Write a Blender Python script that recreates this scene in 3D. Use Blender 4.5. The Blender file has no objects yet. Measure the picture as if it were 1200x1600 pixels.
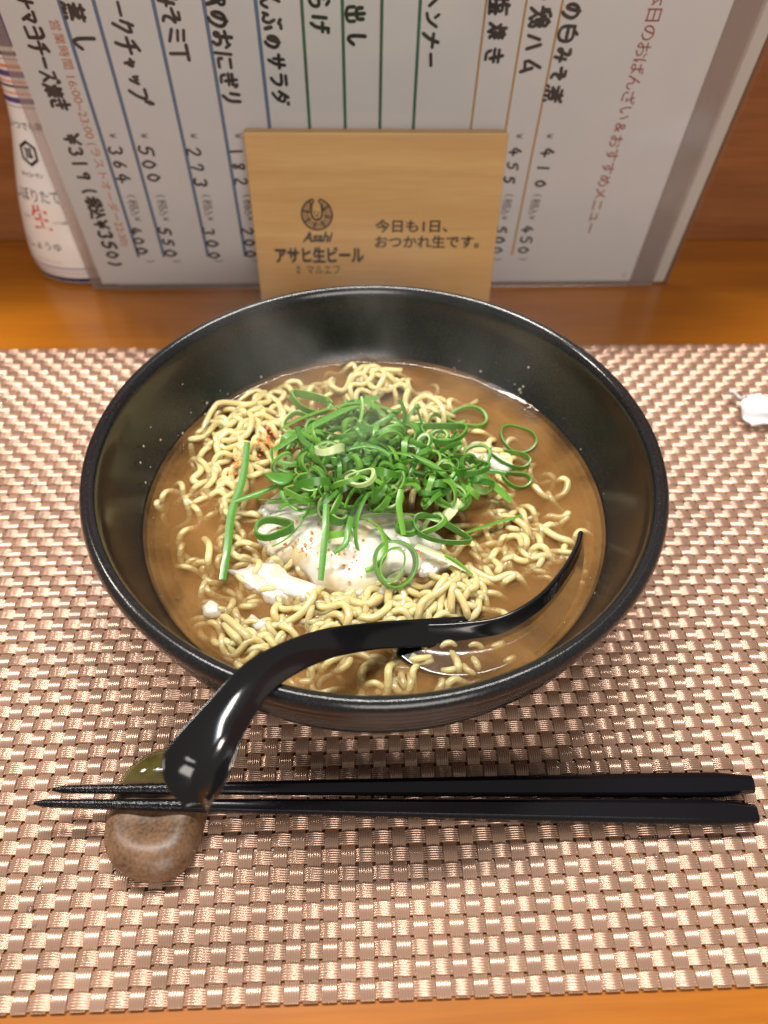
import bpy, math, random
from mathutils import Vector, Matrix, noise as mnoise

random.seed(11)
scene = bpy.context.scene
C = scene.collection

# ------------------------------------------------------------------ camera
cam_d = bpy.data.cameras.new("camera")
cam = bpy.data.objects.new("camera", cam_d)
C.objects.link(cam)
cx = Vector((0.9993, -0.0339, 0.0166)); cz = Vector((-0.0347, -0.6504, 0.7588))
cz.normalize(); cy = cz.cross(cx).normalized(); cx = cy.cross(cz)
cam.matrix_world = Matrix(((cx.x, cy.x, cz.x, 0), (cx.y, cy.y, cz.y, 0), (cx.z, cy.z, cz.z, .24), (0, 0, 0, 1)))
cam_d.sensor_fit = 'HORIZONTAL'; cam_d.sensor_width = 36; cam_d.lens = 33.3
cam_d.clip_start = .01; cam_d.clip_end = 50
cam_d.dof.use_dof = True; cam_d.dof.focus_distance = .232; cam_d.dof.aperture_fstop = 12.5
scene.camera = cam

# ------------------------------------------------------------------ world + lamps
world = bpy.data.worlds.new("World"); scene.world = world; world.use_nodes = True
bg = world.node_tree.nodes["Background"]
bg.inputs[0].default_value = (1.0, .90, .80, 1); bg.inputs[1].default_value = .24

def area(name, loc, target, sx, sy, power, col):
    l = bpy.data.lights.new(name, 'AREA'); l.shape = 'RECTANGLE'; l.size = sx; l.size_y = sy
    l.energy = power; l.color = col
    o = bpy.data.objects.new(name, l); C.objects.link(o)
    o.location = loc
    o.rotation_euler = (Vector(target) - Vector(loc)).to_track_quat('-Z', 'Y').to_euler()
    return o
area("counter_lamp", (-.05, .64, 1.50), (0, .15, 0), 1.1, .10, 32, (1, .91, .79))
area("counter_lamp_side", (-.85, .55, 1.00), (0, .15, 0), .16, .16, 6.0, (1, .90, .78))
area("ceiling_strip", (-.05, .70, 1.9), (.05, .18, 0), 1.5, .25, 12, (.62, .80, 1.0))
area("front_fill", (.25, -1.3, 1.0), (0, .30, .05), 1.0, .8, 21, (1, .93, .86))  # broad soft fill added behind the camera to brighten the menu front

vs = scene.view_settings
vs.view_transform = 'Standard'; vs.look = 'None'; vs.exposure = 0; vs.gamma = 1
scene.cycles.use_denoising = True
scene.cycles.max_bounces = 12; scene.cycles.transparent_max_bounces = 40
scene.cycles.volume_bounces = 1
scene.cycles.caustics_reflective = False; scene.cycles.caustics_refractive = False

# ------------------------------------------------------------------ materials
def new_mat(name):
    m = bpy.data.materials.new(name); m.use_nodes = True
    nt = m.node_tree; b = nt.nodes["Principled BSDF"]
    return m, nt, b
def N(nt, t, **kw):
    n = nt.nodes.new(t)
    for k, v in kw.items(): setattr(n, k, v)
    return n
def plain(name, col, rough=.5, metal=0, spec=.5, coat=0, sss=0, sssr=(1, .8, .6), scale=.002, noise=0, nscale=40, bump=0, bscale=400, var=0):
    m, nt, b = new_mat(name)
    b.inputs['Base Color'].default_value = (*col, 1); b.inputs['Roughness'].default_value = rough
    b.inputs['Metallic'].default_value = metal; b.inputs['Specular IOR Level'].default_value = spec
    b.inputs['Coat Weight'].default_value = coat; b.inputs['Coat Roughness'].default_value = .08
    if sss:
        b.inputs['Subsurface Weight'].default_value = sss; b.inputs['Subsurface Radius'].default_value = sssr
        b.inputs['Subsurface Scale'].default_value = scale
    tc = N(nt, 'ShaderNodeTexCoord')
    last = None
    if noise:
        n = N(nt, 'ShaderNodeTexNoise'); n.inputs['Scale'].default_value = nscale; n.inputs['Detail'].default_value = 5
        nt.links.new(tc.outputs['Object'], n.inputs['Vector'])
        h = N(nt, 'ShaderNodeHueSaturation'); h.inputs['Color'].default_value = (*col, 1)
        mr = N(nt, 'ShaderNodeMapRange'); mr.inputs[3].default_value = 1 - noise; mr.inputs[4].default_value = 1 + noise
        nt.links.new(n.outputs['Fac'], mr.inputs[0]); nt.links.new(mr.outputs[0], h.inputs['Value'])
        last = h
        nt.links.new(h.outputs[0], b.inputs['Base Color'])
    if var:
        oi = N(nt, 'ShaderNodeObjectInfo'); h2 = N(nt, 'ShaderNodeHueSaturation')
        mr2 = N(nt, 'ShaderNodeMapRange'); mr2.inputs[3].default_value = 1 - var; mr2.inputs[4].default_value = 1 + var
        nt.links.new(oi.outputs['Random'], mr2.inputs[0]); nt.links.new(mr2.outputs[0], h2.inputs['Value'])
        if last: nt.links.new(last.outputs[0], h2.inputs['Color'])
        else: h2.inputs['Color'].default_value = (*col, 1)
        nt.links.new(h2.outputs[0], b.inputs['Base Color'])
    if bump:
        n2 = N(nt, 'ShaderNodeTexNoise'); n2.inputs['Scale'].default_value = bscale; n2.inputs['Detail'].default_value = 4
        nt.links.new(tc.outputs['Object'], n2.inputs['Vector'])
        bp = N(nt, 'ShaderNodeBump'); bp.inputs['Strength'].default_value = bump; bp.inputs['Distance'].default_value = .0004
        nt.links.new(n2.outputs['Fac'], bp.inputs['Height']); nt.links.new(bp.outputs[0], b.inputs['Normal'])
    return m

def wood(name, c1, c2, axis='X', scale=14, rough=.3, coat=.3, fine=.35, knots=False):
    m, nt, b = new_mat(name)
    tc = N(nt, 'ShaderNodeTexCoord'); mp = N(nt, 'ShaderNodeMapping')
    s = {'X': (.06, 1, 1), 'Y': (1, .06, 1), 'Z': (1, 1, .06)}[axis]
    mp.inputs['Scale'].default_value = s
    nt.links.new(tc.outputs['Object'], mp.inputs['Vector'])
    n = N(nt, 'ShaderNodeTexNoise'); n.inputs['Scale'].default_value = scale * 3; n.inputs['Detail'].default_value = 6; n.inputs['Distortion'].default_value = .6
    nf = N(nt, 'ShaderNodeTexNoise'); nf.inputs['Scale'].default_value = scale * 40; nf.inputs['Detail'].default_value = 4
    nt.links.new(mp.outputs[0], n.inputs['Vector']); nt.links.new(mp.outputs[0], nf.inputs['Vector'])
    mx = N(nt, 'ShaderNodeMath', operation='MULTIPLY_ADD'); mx.inputs[1].default_value = fine
    nt.links.new(nf.outputs['Fac'], mx.inputs[0]); nt.links.new(n.outputs['Fac'], mx.inputs[2])
    cr = N(nt, 'ShaderNodeValToRGB'); e = cr.color_ramp.elements
    e[0].position = .42 + fine * .35; e[0].color = (*c1, 1); e[1].position = .62 + fine * .6; e[1].color = (*c2, 1)
    nt.links.new(mx.outputs[0], cr.inputs[0])
    nt.links.new(cr.outputs[0], b.inputs['Base Color'])
    b.inputs['Roughness'].default_value = rough; b.inputs['Coat Weight'].default_value = coat; b.inputs['Coat Roughness'].default_value = .15
    bp = N(nt, 'ShaderNodeBump'); bp.inputs['Strength'].default_value = .12; bp.inputs['Distance'].default_value = .0005
    nt.links.new(mx.outputs[0], bp.inputs['Height']); nt.links.new(bp.outputs[0], b.inputs['Normal'])
    return m

M = {}
M['table'] = wood('table_wood', (.41, .135, .007), (.29, .085, .005), 'X', 10, .25, .35)
M['wall'] = wood('wall_wood', (.27, .10, .032), (.17, .055, .015), 'X', 12, .45, .1)
M['signwood'] = wood('sign_wood', (.60, .375, .150), (.50, .285, .105), 'X', 16, .5, 0, .25)
M['mat'] = plain('woven_vinyl', (.50, .315, .225), .21, .50, .9, var=.10)
M['ink'] = plain('burnt_print', (.018, .012, .010), .6)
M['marker'] = plain('black_marker', (.008, .008, .010), .45)
M['smallink'] = plain('grey_print', (.06, .055, .055), .6)
M['red'] = plain('red_print', (.36, .045, .025), .6)
M['orange'] = plain('orange_print', (.62, .20, .05), .6)
M['blue'] = plain('blue_rule', (.13, .20, .36), .6)
M['green'] = plain('green_rule', (.035, .15, .085), .6)
M['ochre'] = plain('ochre_rule', (.55, .27, .06), .6)
M['paper'] = plain('paper', (.88, .86, .865), .55, noise=.03, nscale=60)
M['paper2'] = plain('paper_back', (.74, .70, .66), .6)
M['black'] = plain('black_lacquer', (.006, .006, .007), .16, spec=.5, coat=.4)
M['spoonblack'] = plain('black_resin', (.006, .006, .007), .11, spec=.6)
M['tissue'] = plain('white_tissue', (.85, .85, .87), .9, sss=.2, scale=.003, bump=.3, bscale=250)
M['egg'] = plain('egg_white', (.72, .69, .60), .22, sss=.55, sssr=(1, .85, .6), scale=.004, noise=.08, nscale=160, bump=.35, bscale=300, coat=.4)
def egg_tint():
    nt = M['egg'].node_tree; b = nt.nodes['Principled BSDF']; tc = N(nt, 'ShaderNodeTexCoord'); n = N(nt, 'ShaderNodeTexNoise'); n.inputs['Scale'].default_value = 75; n.inputs['Detail'].default_value = 6; n.inputs['Distortion'].default_value = .5
    nt.links.new(tc.outputs['Object'], n.inputs['Vector']); cr = N(nt, 'ShaderNodeValToRGB'); e = cr.color_ramp.elements
    e[0].position = .33; e[0].color = (.62, .50, .27, 1); e[1].position = .50; e[1].color = (.70, .675, .59, 1)
    nt.links.new(n.outputs['Fac'], cr.inputs[0]); nt.links.new(cr.outputs[0], b.inputs['Base Color'])
egg_tint()
M['noodle'] = plain('noodle', (.70, .565, .27), .20, sss=.8, sssr=(1, .75, .35), scale=.004, noise=.07, nscale=90, var=.10, coat=.35, bump=.12, bscale=500)

def bowl_mat():
    m, nt, b = new_mat('black_glaze')
    tc = N(nt, 'ShaderNodeTexCoord'); n = N(nt, 'ShaderNodeTexNoise'); n.inputs['Scale'].default_value = 1400; n.inputs['Detail'].default_value = 2
    nt.links.new(tc.outputs['Object'], n.inputs['Vector'])
    cr = N(nt, 'ShaderNodeValToRGB'); e = cr.color_ramp.elements
    e[0].position = .55; e[0].color = (.010, .0105, .012, 1); e[1].position = .80; e[1].color = (.030, .032, .034, 1)
    nt.links.new(n.outputs['Fac'], cr.inputs[0]); nt.links.new(cr.outputs[0], b.inputs['Base Color'])
    n2 = N(nt, 'ShaderNodeTexNoise'); n2.inputs['Scale'].default_value = 25; n2.inputs['Detail'].default_value = 5
    nt.links.new(tc.outputs['Object'], n2.inputs['Vector'])
    mr = N(nt, 'ShaderNodeMapRange'); mr.inputs[3].default_value = .09; mr.inputs[4].default_value = .26
    nt.links.new(n2.outputs['Fac'], mr.inputs[0]); nt.links.new(mr.outputs[0], b.inputs['Roughness'])
    bp = N(nt, 'ShaderNodeBump'); bp.inputs['Strength'].default_value = .10; bp.inputs['Distance'].default_value = .0003
    nt.links.new(n.outputs['Fac'], bp.inputs['Height']); nt.links.new(bp.outputs[0], b.inputs['Normal'])
    return m
M['bowl'] = bowl_mat()

def soup_mat(name, lo, hi, surface=False, rim=None):
    """cloudy broth: a sheet of suspended miso (diffuse) of the given cover, the top sheet carries the wet reflection"""
    m = bpy.data.materials.new(name); m.use_nodes = True; nt = m.node_tree; nt.nodes.clear()
    out = N(nt, 'ShaderNodeOutputMaterial'); tc = N(nt, 'ShaderNodeTexCoord'); tr = N(nt, 'ShaderNodeBsdfTransparent')
    n4 = N(nt, 'ShaderNodeTexNoise'); n4.inputs['Scale'].default_value = 38; n4.inputs['Detail'].default_value = 5; n4.inputs['Distortion'].default_value = .7
    n3 = N(nt, 'ShaderNodeTexNoise'); n3.inputs['Scale'].default_value = 900; n3.inputs['Detail'].default_value = 3
    nt.links.new(tc.outputs['Object'], n4.inputs['Vector']); nt.links.new(tc.outputs['Object'], n3.inputs['Vector'])
    cr = N(nt, 'ShaderNodeValToRGB'); e = cr.color_ramp.elements
    e[0].position = .36; e[0].color = (.29, .142, .042, 1); e[1].position = .66; e[1].color = (.41, .212, .070, 1)
    mm = N(nt, 'ShaderNodeMath', operation='MULTIPLY_ADD'); mm.inputs[1].default_value = .16; nt.links.new(n3.outputs['Fac'], mm.inputs[0])
    sb = N(nt, 'ShaderNodeMath', operation='SUBTRACT'); sb.inputs[1].default_value = .08; nt.links.new(n4.outputs['Fac'], sb.inputs[0]); nt.links.new(sb.outputs[0], mm.inputs[2])
    nt.links.new(mm.outputs[0], cr.inputs[0])
    df = N(nt, 'ShaderNodeBsdfDiffuse'); nt.links.new(cr.outputs[0], df.inputs[0])
    mr = N(nt, 'ShaderNodeMapRange'); mr.inputs[1].default_value = .34; mr.inputs[2].default_value = .66; mr.inputs[3].default_value = lo; mr.inputs[4].default_value = hi
    nt.links.new(mm.outputs[0], mr.inputs[0]); cover = mr.outputs[0]
    mx = N(nt, 'ShaderNodeMixShader'); nt.links.new(cover, mx.inputs[0]); nt.links.new(tr.outputs[0], mx.inputs[1]); nt.links.new(df.outputs[0], mx.inputs[2]); last = mx
    if surface:
        fr = N(nt, 'ShaderNodeFresnel'); fr.inputs[0].default_value = 1.33
        gl = N(nt, 'ShaderNodeBsdfGlossy'); gl.inputs['Roughness'].default_value = .06
        n1 = N(nt, 'ShaderNodeTexNoise'); n1.inputs['Scale'].default_value = 110; n1.inputs['Detail'].default_value = 3; nt.links.new(tc.outputs['Object'], n1.inputs['Vector'])
        bp = N(nt, 'ShaderNodeBump'); bp.inputs['Strength'].default_value = .16; bp.inputs['Distance'].default_value = .0012
        nt.links.new(n1.outputs['Fac'], bp.inputs['Height']); nt.links.new(bp.outputs[0], fr.inputs['Normal']); nt.links.new(bp.outputs[0], gl.inputs['Normal'])
        mix = N(nt, 'ShaderNodeMixShader'); nt.links.new(fr.outputs[0], mix.inputs[0]); nt.links.new(mx.outputs[0], mix.inputs[1]); nt.links.new(gl.outputs[0], mix.inputs[2]); last = mix
    nt.links.new(last.outputs[0], out.inputs['Surface'])
    return m
M['soup'] = soup_mat('broth_surface', .10, .28, True)
M['soup2'] = soup_mat('broth_cloud', .22, .46)
M['soup3'] = soup_mat('broth_deep', 1, 1)

def scallion_mat(name, c1, c2):
    m, nt, b = new_mat(name)
    oi = N(nt, 'ShaderNodeObjectInfo'); mx = N(nt, 'ShaderNodeMix', data_type='RGBA')
    tc = N(nt, 'ShaderNodeTexCoord'); mp = N(nt, 'ShaderNodeMapping'); mp.inputs['Scale'].default_value = (900, 900, 90)
    n = N(nt, 'ShaderNodeTexNoise'); n.inputs['Scale'].default_value = 1; n.inputs['Detail'].default_value = 3
    nt.links.new(tc.outputs['Object'], mp.inputs[0]); nt.links.new(mp.outputs[0], n.inputs['Vector'])
    ad = N(nt, 'ShaderNodeMath', operation='MULTIPLY_ADD'); ad.inputs[1].default_value = .5
    nt.links.new(n.outputs['Fac'], ad.inputs[0]); 
    sb = N(nt, 'ShaderNodeMath', operation='SUBTRACT'); sb.inputs[1].default_value = .25
    nt.links.new(oi.outputs['Random'], ad.inputs[2]); nt.links.new(ad.outputs[0], sb.inputs[0]); sb.use_clamp = True
    nt.links.new(sb.outputs[0], mx.inputs[0]); mx.inputs[6].default_value = (*c1, 1); mx.inputs[7].default_value = (*c2, 1)
    nt.links.new(mx.outputs[2], b.inputs['Base Color'])
    b.inputs['Roughness'].default_value = .36; b.inputs['Coat Weight'].default_value = .12
    b.inputs['Subsurface Weight'].default_value = .35; b.inputs['Subsurface Radius'].default_value = (.5, 1, .2); b.inputs['Subsurface Scale'].default_value = .0012
    bp = N(nt, 'ShaderNodeBump'); bp.inputs['Strength'].default_value = .25; bp.inputs['Distance'].default_value = .0002
    nt.links.new(n.outputs['Fac'], bp.inputs['Height']); nt.links.new(bp.outputs[0], b.inputs['Normal'])
    return m
M['sc_out'] = scallion_mat('scallion_skin', (.045, .185, .018), (.15, .36, .040))
M['sc_in'] = scallion_mat('scallion_inner', (.30, .48, .13), (.52, .64, .32))
M['sc_leaf'] = scallion_mat('scallion_leaf_inner', (.075, .23, .028), (.24, .43, .085))
M['sc_pale'] = scallion_mat('scallion_pale', (.45, .58, .20), (.62, .68, .40))

def rest_mat():
    m, nt, b = new_mat('stoneware_glaze')
    tc = N(nt, 'ShaderNodeTexCoord'); sp = N(nt, 'ShaderNodeSeparateXYZ'); nt.links.new(tc.outputs['Object'], sp.inputs[0])
    n = N(nt, 'ShaderNodeTexNoise'); n.inputs['Scale'].default_value = 120; n.inputs['Detail'].default_value = 5
    n2 = N(nt, 'ShaderNodeTexNoise'); n2.inputs['Scale'].default_value = 900; n2.inputs['Detail'].default_value = 3
    nt.links.new(tc.outputs['Object'], n.inputs['Vector']); nt.links.new(tc.outputs['Object'], n2.inputs['Vector'])
    ad = N(nt, 'ShaderNodeMath', operation='MULTIPLY_ADD'); ad.inputs[1].default_value = .010
    nt.links.new(n.outputs['Fac'], ad.inputs[0]); nt.links.new(sp.outputs['Y'], ad.inputs[2])
    mr = N(nt, 'ShaderNodeMapRange'); mr.inputs[1].default_value = .0075; mr.inputs[2].default_value = .0125
    nt.links.new(ad.outputs[0], mr.inputs[0])
    c1 = N(nt, 'ShaderNodeValToRGB'); e = c1.color_ramp.elements
    e[0].position = .33; e[0].color = (.050, .027, .014, 1); e[1].position = .52; e[1].color = (.150, .080, .042, 1)
    e2 = c1.color_ramp.elements.new(.72); e2.color = (.225, .125, .070, 1)
    mm = N(nt, 'ShaderNodeMath', operation='MULTIPLY_ADD'); mm.inputs[1].default_value = .5
    nt.links.new(n2.outputs['Fac'], mm.inputs[0])
    hf = N(nt, 'ShaderNodeMath', operation='MULTIPLY'); hf.inputs[1].default_value = .5; nt.links.new(n.outputs['Fac'], hf.inputs[0]); nt.links.new(hf.outputs[0], mm.inputs[2])
    nt.links.new(mm.outputs[0], c1.inputs[0])
    c2 = N(nt, 'ShaderNodeValToRGB'); e = c2.color_ramp.elements
    e[0].position = .35; e[0].color = (.035, .030, .008, 1); e[1].position = .62; e[1].color = (.10, .085, .022, 1)
    nt.links.new(n.outputs['Fac'], c2.inputs[0])
    mx = N(nt, 'ShaderNodeMix', data_type='RGBA'); nt.links.new(mr.outputs[0], mx.inputs[0]); nt.links.new(c1.outputs[0], mx.inputs[6]); nt.links.new(c2.outputs[0], mx.inputs[7])
    nt.links.new(mx.outputs[2], b.inputs['Base Color'])
    r = N(nt, 'ShaderNodeMapRange'); r.inputs[3].default_value = .42; r.inputs[4].default_value = .08
    nt.links.new(mr.outputs[0], r.inputs[0]); nt.links.new(r.outputs[0], b.inputs['Roughness'])
    bp = N(nt, 'ShaderNodeBump'); bp.inputs['Strength'].default_value = .15; bp.inputs['Distance'].default_value = .0003
    nt.links.new(n2.outputs['Fac'], bp.inputs['Height']); nt.links.new(bp.outputs[0], b.inputs['Normal'])
    return m
M['rest'] = rest_mat()

def stick_mat(tip):
    m, nt, b = new_mat('chopstick_tip' if tip else 'chopstick_lacquer')
    b.inputs['Base Color'].default_value = (.004, .004, .006, 1); b.inputs['Specular IOR Level'].default_value = .38; b.inputs['Roughness'].default_value = .20 if not tip else .22
    tc = N(nt, 'ShaderNodeTexCoord')
    n = N(nt, 'ShaderNodeTexVoronoi' if tip else 'ShaderNodeTexNoise'); n.inputs['Scale'].default_value = 1500 if tip else 600
    nt.links.new(tc.outputs['Object'], n.inputs['Vector'])
    bp = N(nt, 'ShaderNodeBump'); bp.inputs['Strength'].default_value = .35 if tip else .04; bp.inputs['Distance'].default_value = .0004; bp.invert = tip
    nt.links.new(n.outputs[0], bp.inputs['Height']); nt.links.new(bp.outputs[0], b.inputs['Normal'])
    return m
M['stick'] = stick_mat(False); M['sticktip'] = stick_mat(True)

def clear_mat(name, tint, gloss=.06, mixf=.12):
    m = bpy.data.materials.new(name); m.use_nodes = True; nt = m.node_tree; nt.nodes.clear()
    out = N(nt, 'ShaderNodeOutputMaterial'); tr = N(nt, 'ShaderNodeBsdfTransparent'); tr.inputs[0].default_value = (*tint, 1)
    gl = N(nt, 'ShaderNodeBsdfGlossy'); gl.inputs['Roughness'].default_value = gloss
    df = N(nt, 'ShaderNodeBsdfDiffuse'); df.inputs[0].default_value = (.75, .72, .70, 1)
    m0 = N(nt, 'ShaderNodeMixShader'); m0.inputs[0].default_value = mixf
    nt.links.new(tr.outputs[0], m0.inputs[1]); nt.links.new(df.outputs[0], m0.inputs[2])
    fr = N(nt, 'ShaderNodeFresnel'); fr.inputs[0].default_value = 1.45; mx = N(nt, 'ShaderNodeMixShader')
    nt.links.new(fr.outputs[0], mx.inputs[0]); nt.links.new(m0.outputs[0], mx.inputs[1]); nt.links.new(gl.outputs[0], mx.inputs[2])
    nt.links.new(mx.outputs[0], out.inputs['Surface'])
    return m
M['sleeve'] = clear_mat('clear_vinyl', (.97, .96, .95), .10, .02)
M['sleeveband'] = clear_mat('clear_vinyl_seam', (.82, .78, .77), .16, .14)
M['bwhite'] = plain('bottle_white', (.80, .77, .74), .16, coat=.5)
M['navy'] = plain('bottle_navy', (.025, .022, .11), .2, coat=.4)
M['purple'] = plain('bottle_purple', (.085, .045, .20), .2, coat=.4)
M['peach'] = plain('bottle_orange', (.72, .22, .11), .25)
M['bpink'] = plain('bottle_mauve', (.50, .42, .45), .25)
M['lightblue'] = plain('bottle_bluegrey', (.22, .20, .36), .25)
M['bred'] = plain('bottle_red', (.60, .06, .03), .3)
M['gold'] = plain('bottle_gold', (.50, .34, .12), .3)
M['edge'] = plain('sleeve_edge', (.20, .10, .045), .4)
M['splash'] = plain('dried_broth', (.42, .38, .33), .4)
M['chili'] = plain('chili_flake', (.62, .16, .015), .4, var=.3)
M['water'] = clear_mat('water', (.98, .98, .98), .02, .03)

# ------------------------------------------------------------------ helpers
def mesh(name, v, f, mats, smooth=True, idx=None):
    me = bpy.data.meshes.new(name); me.from_pydata([tuple(p) for p in v], [], f)
    for m in (mats if isinstance(mats, (list, tuple)) else [mats]): me.materials.append(M[m] if isinstance(m, str) else m)
    me.polygons.foreach_set('use_smooth', [smooth] * len(me.polygons))
    if idx: me.polygons.foreach_set('material_index', idx)
    me.update(); return me
def obj(name, me, parent=None, loc=(0, 0, 0), rot=(0, 0, 0), label=None, cat=None, group=None, kind=None):
    o = bpy.data.objects.new(name, me); C.objects.link(o); o.parent = parent
    o.location = loc; o.rotation_euler = rot
    if label: o['label'] = label
    if cat: o['category'] = cat
    if group: o['group'] = group
    if kind: o['kind'] = kind
    return o
def grid_faces(nu, nv, cu=False, cv=False, off=0):
    f = []
    for i in range(nu if cu else nu - 1):
        for j in range(nv if cv else nv - 1):
            a = i * nv + j; b = ((i + 1) % nu) * nv + j; c = ((i + 1) % nu) * nv + (j + 1) % nv; d = i * nv + (j + 1) % nv
            f.append((off + a, off + b, off + c, off + d))
    return f
def lathe(profile, n=96):
    v = []
    for i in range(n):
        a = 2 * math.pi * i / n
        for r, z in profile: v.append((r * math.cos(a), r * math.sin(a), z))
    return v, grid_faces(n, len(profile), cu=True)
def smooth_path(P, k=8):
    """Catmull-Rom through the points"""
    P = [Vector(p) for p in P]; Q = [P[0] * 2 - P[1]] + P + [P[-1] * 2 - P[-2]]; out = []
    for i in range(1, len(Q) - 2):
        for j in range(k):
            t = j / k; a, b, c, d = Q[i - 1], Q[i], Q[i + 1], Q[i + 2]
            out.append(.5 * (2 * b + (c - a) * t + (2 * a - 5 * b + 4 * c - d) * t * t + (3 * b - a - 3 * c + d) * t ** 3))
    out.append(P[-1]); return out
def tube(P, rad, n=8, flat=1.0, v=None, f=None):
    v = [] if v is None else v; f = [] if f is None else f; off = len(v); m = len(P); up = Vector((0, 0, 1))
    for i, p in enumerate(P):
        t = (P[min(i + 1, m - 1)] - P[max(i - 1, 0)]); t = t.normalized() if t.length > 1e-9 else Vector((1, 0, 0))
        s = t.cross(up); s = s.normalized() if s.length > 1e-4 else Vector((1, 0, 0)); u = s.cross(t)
        r = rad(i / (m - 1)) if callable(rad) else rad
        for k in range(n):
            a = 2 * math.pi * k / n; v.append(p + s * (r * math.cos(a)) + u * (r * flat * math.sin(a)))
    f += grid_faces(m, n, cv=True, off=off)
    f.append(tuple(off + k for k in range(n))[::-1]); f.append(tuple(off + (m - 1) * n + k for k in range(n)))
    return v, f
def box(x0, x1, y0, y1, z0, z1):
    v = [(x, y, z) for x in (x0, x1) for y in (y0, y1) for z in (z0, z1)]
    return v, [(0, 1, 3, 2), (4, 6, 7, 5), (0, 4, 5, 1), (2, 3, 7, 6), (0, 2, 6, 4), (1, 5, 7, 3)]
def bevel(me, w, seg=2):
    import bmesh
    bm = bmesh.new(); bm.from_mesh(me)
    bmesh.ops.bevel(bm, geom=bm.edges[:], offset=w, segments=seg, profile=.5, affect='EDGES'); bm.to_mesh(me); bm.free(); return me

# ------------------------------------------------------------------ the setting
me = mesh('table', *box(-.62, .66, -.16, .60, -.03, 0), 'table', False)
obj('table', me, kind='structure')
me = mesh('wall', *box(-.62, .66, .442, .462, 0.0005, .45), 'wall', False)
obj('wall', me, kind='structure')

# ------------------------------------------------------------------ placemat: every strip woven over and under
CP, RP = .00533, .00508
COLS = range(-24, 62); ROWS = 59; X0, Y0 = -.0956, .32257
mat_root = obj('placemat', None, loc=(X0 + CP * 19, Y0 - RP * 29, 0), label='rose-beige woven vinyl placemat of ribbed strips under the bowl', cat='placemat')
mo = Vector(mat_root.location)
AMP = .00054
def strip_mesh(name, count, pitch, width, parity, threads=6, seg=8, ext=.0022):
    n_l = count * seg; v = []; per = 6; nc = threads * per + 1
    L0 = -pitch * .5 - 0; 
    for i in range(n_l + 1):
        t = i / seg            # in strip units, 0..count ; centre of crossing k at k+.5
        ph = math.cos(math.pi * (t - .5)) * (1 if parity == 0 else -1)
        zz = AMP * math.copysign(abs(ph) ** .75, ph)
        squeeze = 1 - .05 * (1 - abs(ph))
        for j in range(nc):
            s = j / (nc - 1) - .5
            rib = math.sqrt(max(0, 1 - (2 * (j / per % 1) - 1) ** 2))
            v.append((s * width * squeeze, -(t - .5) * pitch, zz + .00034 * rib - .00018 - .00020 * (abs(s) * 2) ** 6))
    return mesh(name, v, grid_faces(n_l + 1, nc), 'mat')
warp = [strip_mesh('warp_strip', ROWS, RP, .00455, p) for p in (0, 1)]
weft = [strip_mesh('weft_strip', len(COLS), CP, .00425, p) for p in (0, 1)]
for c in COLS:                   # column over row r where (c + r) is even
    o = obj('warp_strip', warp[c % 2], mat_root)
    o.location = Vector((X0 + c * CP + random.uniform(-.00008, .00008), Y0, .00115)) - mo
for r in range(ROWS):
    # weft runs along +x: rotate so that strip -y becomes +x
    c0 = COLS[0]
    o = obj('weft_strip', weft[(c0 + r + 1) % 2], mat_root, rot=(0, 0, math.pi / 2))
    o.location = Vector((X0 + c0 * CP, Y0 - r * RP + random.uniform(-.00008, .00008), .00115)) - mo

# ------------------------------------------------------------------ bowl
BX, BY = .0062, .1775
SOUP = .0400
bowl = obj('bowl', None, loc=(BX, BY, .0018), label='black glazed noodle bowl full of ramen on the placemat', cat='bowl')
dz = .0018
prof = [(.0, .0085), (.030, .0090), (.050, .0125), (.066, .0200), (.0775, .0290), (.0845, .0390), (.0885, .0480), (.0912, .0580), (.0918, .0640), (.0921, .0662),
        (.0931, .0682), (.0948, .0692), (.0964, .0686), (.0974, .0670), (.0976, .0652), (.0964, .0628), (.0956, .0612), (.0961, .0594), (.0950, .0574), (.0954, .0554), (.0941, .0532), (.0944, .0510), (.0930, .0486), (.0932, .0462), (.0915, .0434), (.0912, .0405), (.0886, .0350), (.0815, .0240),
        (.0690, .0140), (.0520, .0075), (.0450, .0060)]
P3 = smooth_path([(r, z, 0) for r, z in prof], 3)
v, f = lathe([(p.x * 1.012, p.y) for p in P3], 128)
obj('shell', mesh('bowl_shell', v, f, 'bowl'), bowl)
v, f = lathe([(.0445, .0075), (.0450, .0008), (.0440, 0), (.0405, 0), (.0395, .0010), (.0390, .0062)], 96)
obj('foot', mesh('bowl_foot', v, f, 'bowl'), bowl)

# broth: closed body, its side lies inside the bowl wall
def inner_r(z):
    z -= dz; pr = prof[:10]
    for (r0, z0), (r1, z1) in zip(pr, pr[1:]):
        if z0 <= z <= z1: return r0 + (r1 - r0) * (z - z0) / (z1 - z0)
    return pr[-1][0]
RS = inner_r(SOUP)
soup = obj('soup', None, loc=(BX, BY, SOUP), label='cloudy brown miso broth filling the black bowl', cat='soup')
def sheet(name, depth, mt, edge, men=False):
    R_ = inner_r(SOUP - depth) + edge; pr = [(R_ * k / 40, 0) for k in range(41)]
    if men: pr = [(RS * .985 * k / 39, 0) for k in range(40)] + [(RS * .995, .00035), (RS + .0010, .0011)]
    v, f = lathe(pr, 128); sd = depth * 900
    v = [(x, y, z - depth + .00028 * mnoise.noise(Vector((x * 90, y * 90, sd)))) for x, y, z in v]
    if (Vector(v[f[200][1]]) - Vector(v[f[200][0]])).cross(Vector(v[f[200][2]]) - Vector(v[f[200][1]])).z < 0: f = [q[::-1] for q in f]
    obj(name, mesh('broth_' + name, v, f, mt), soup)
sheet('surface', 0, 'soup', 0, True)
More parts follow.
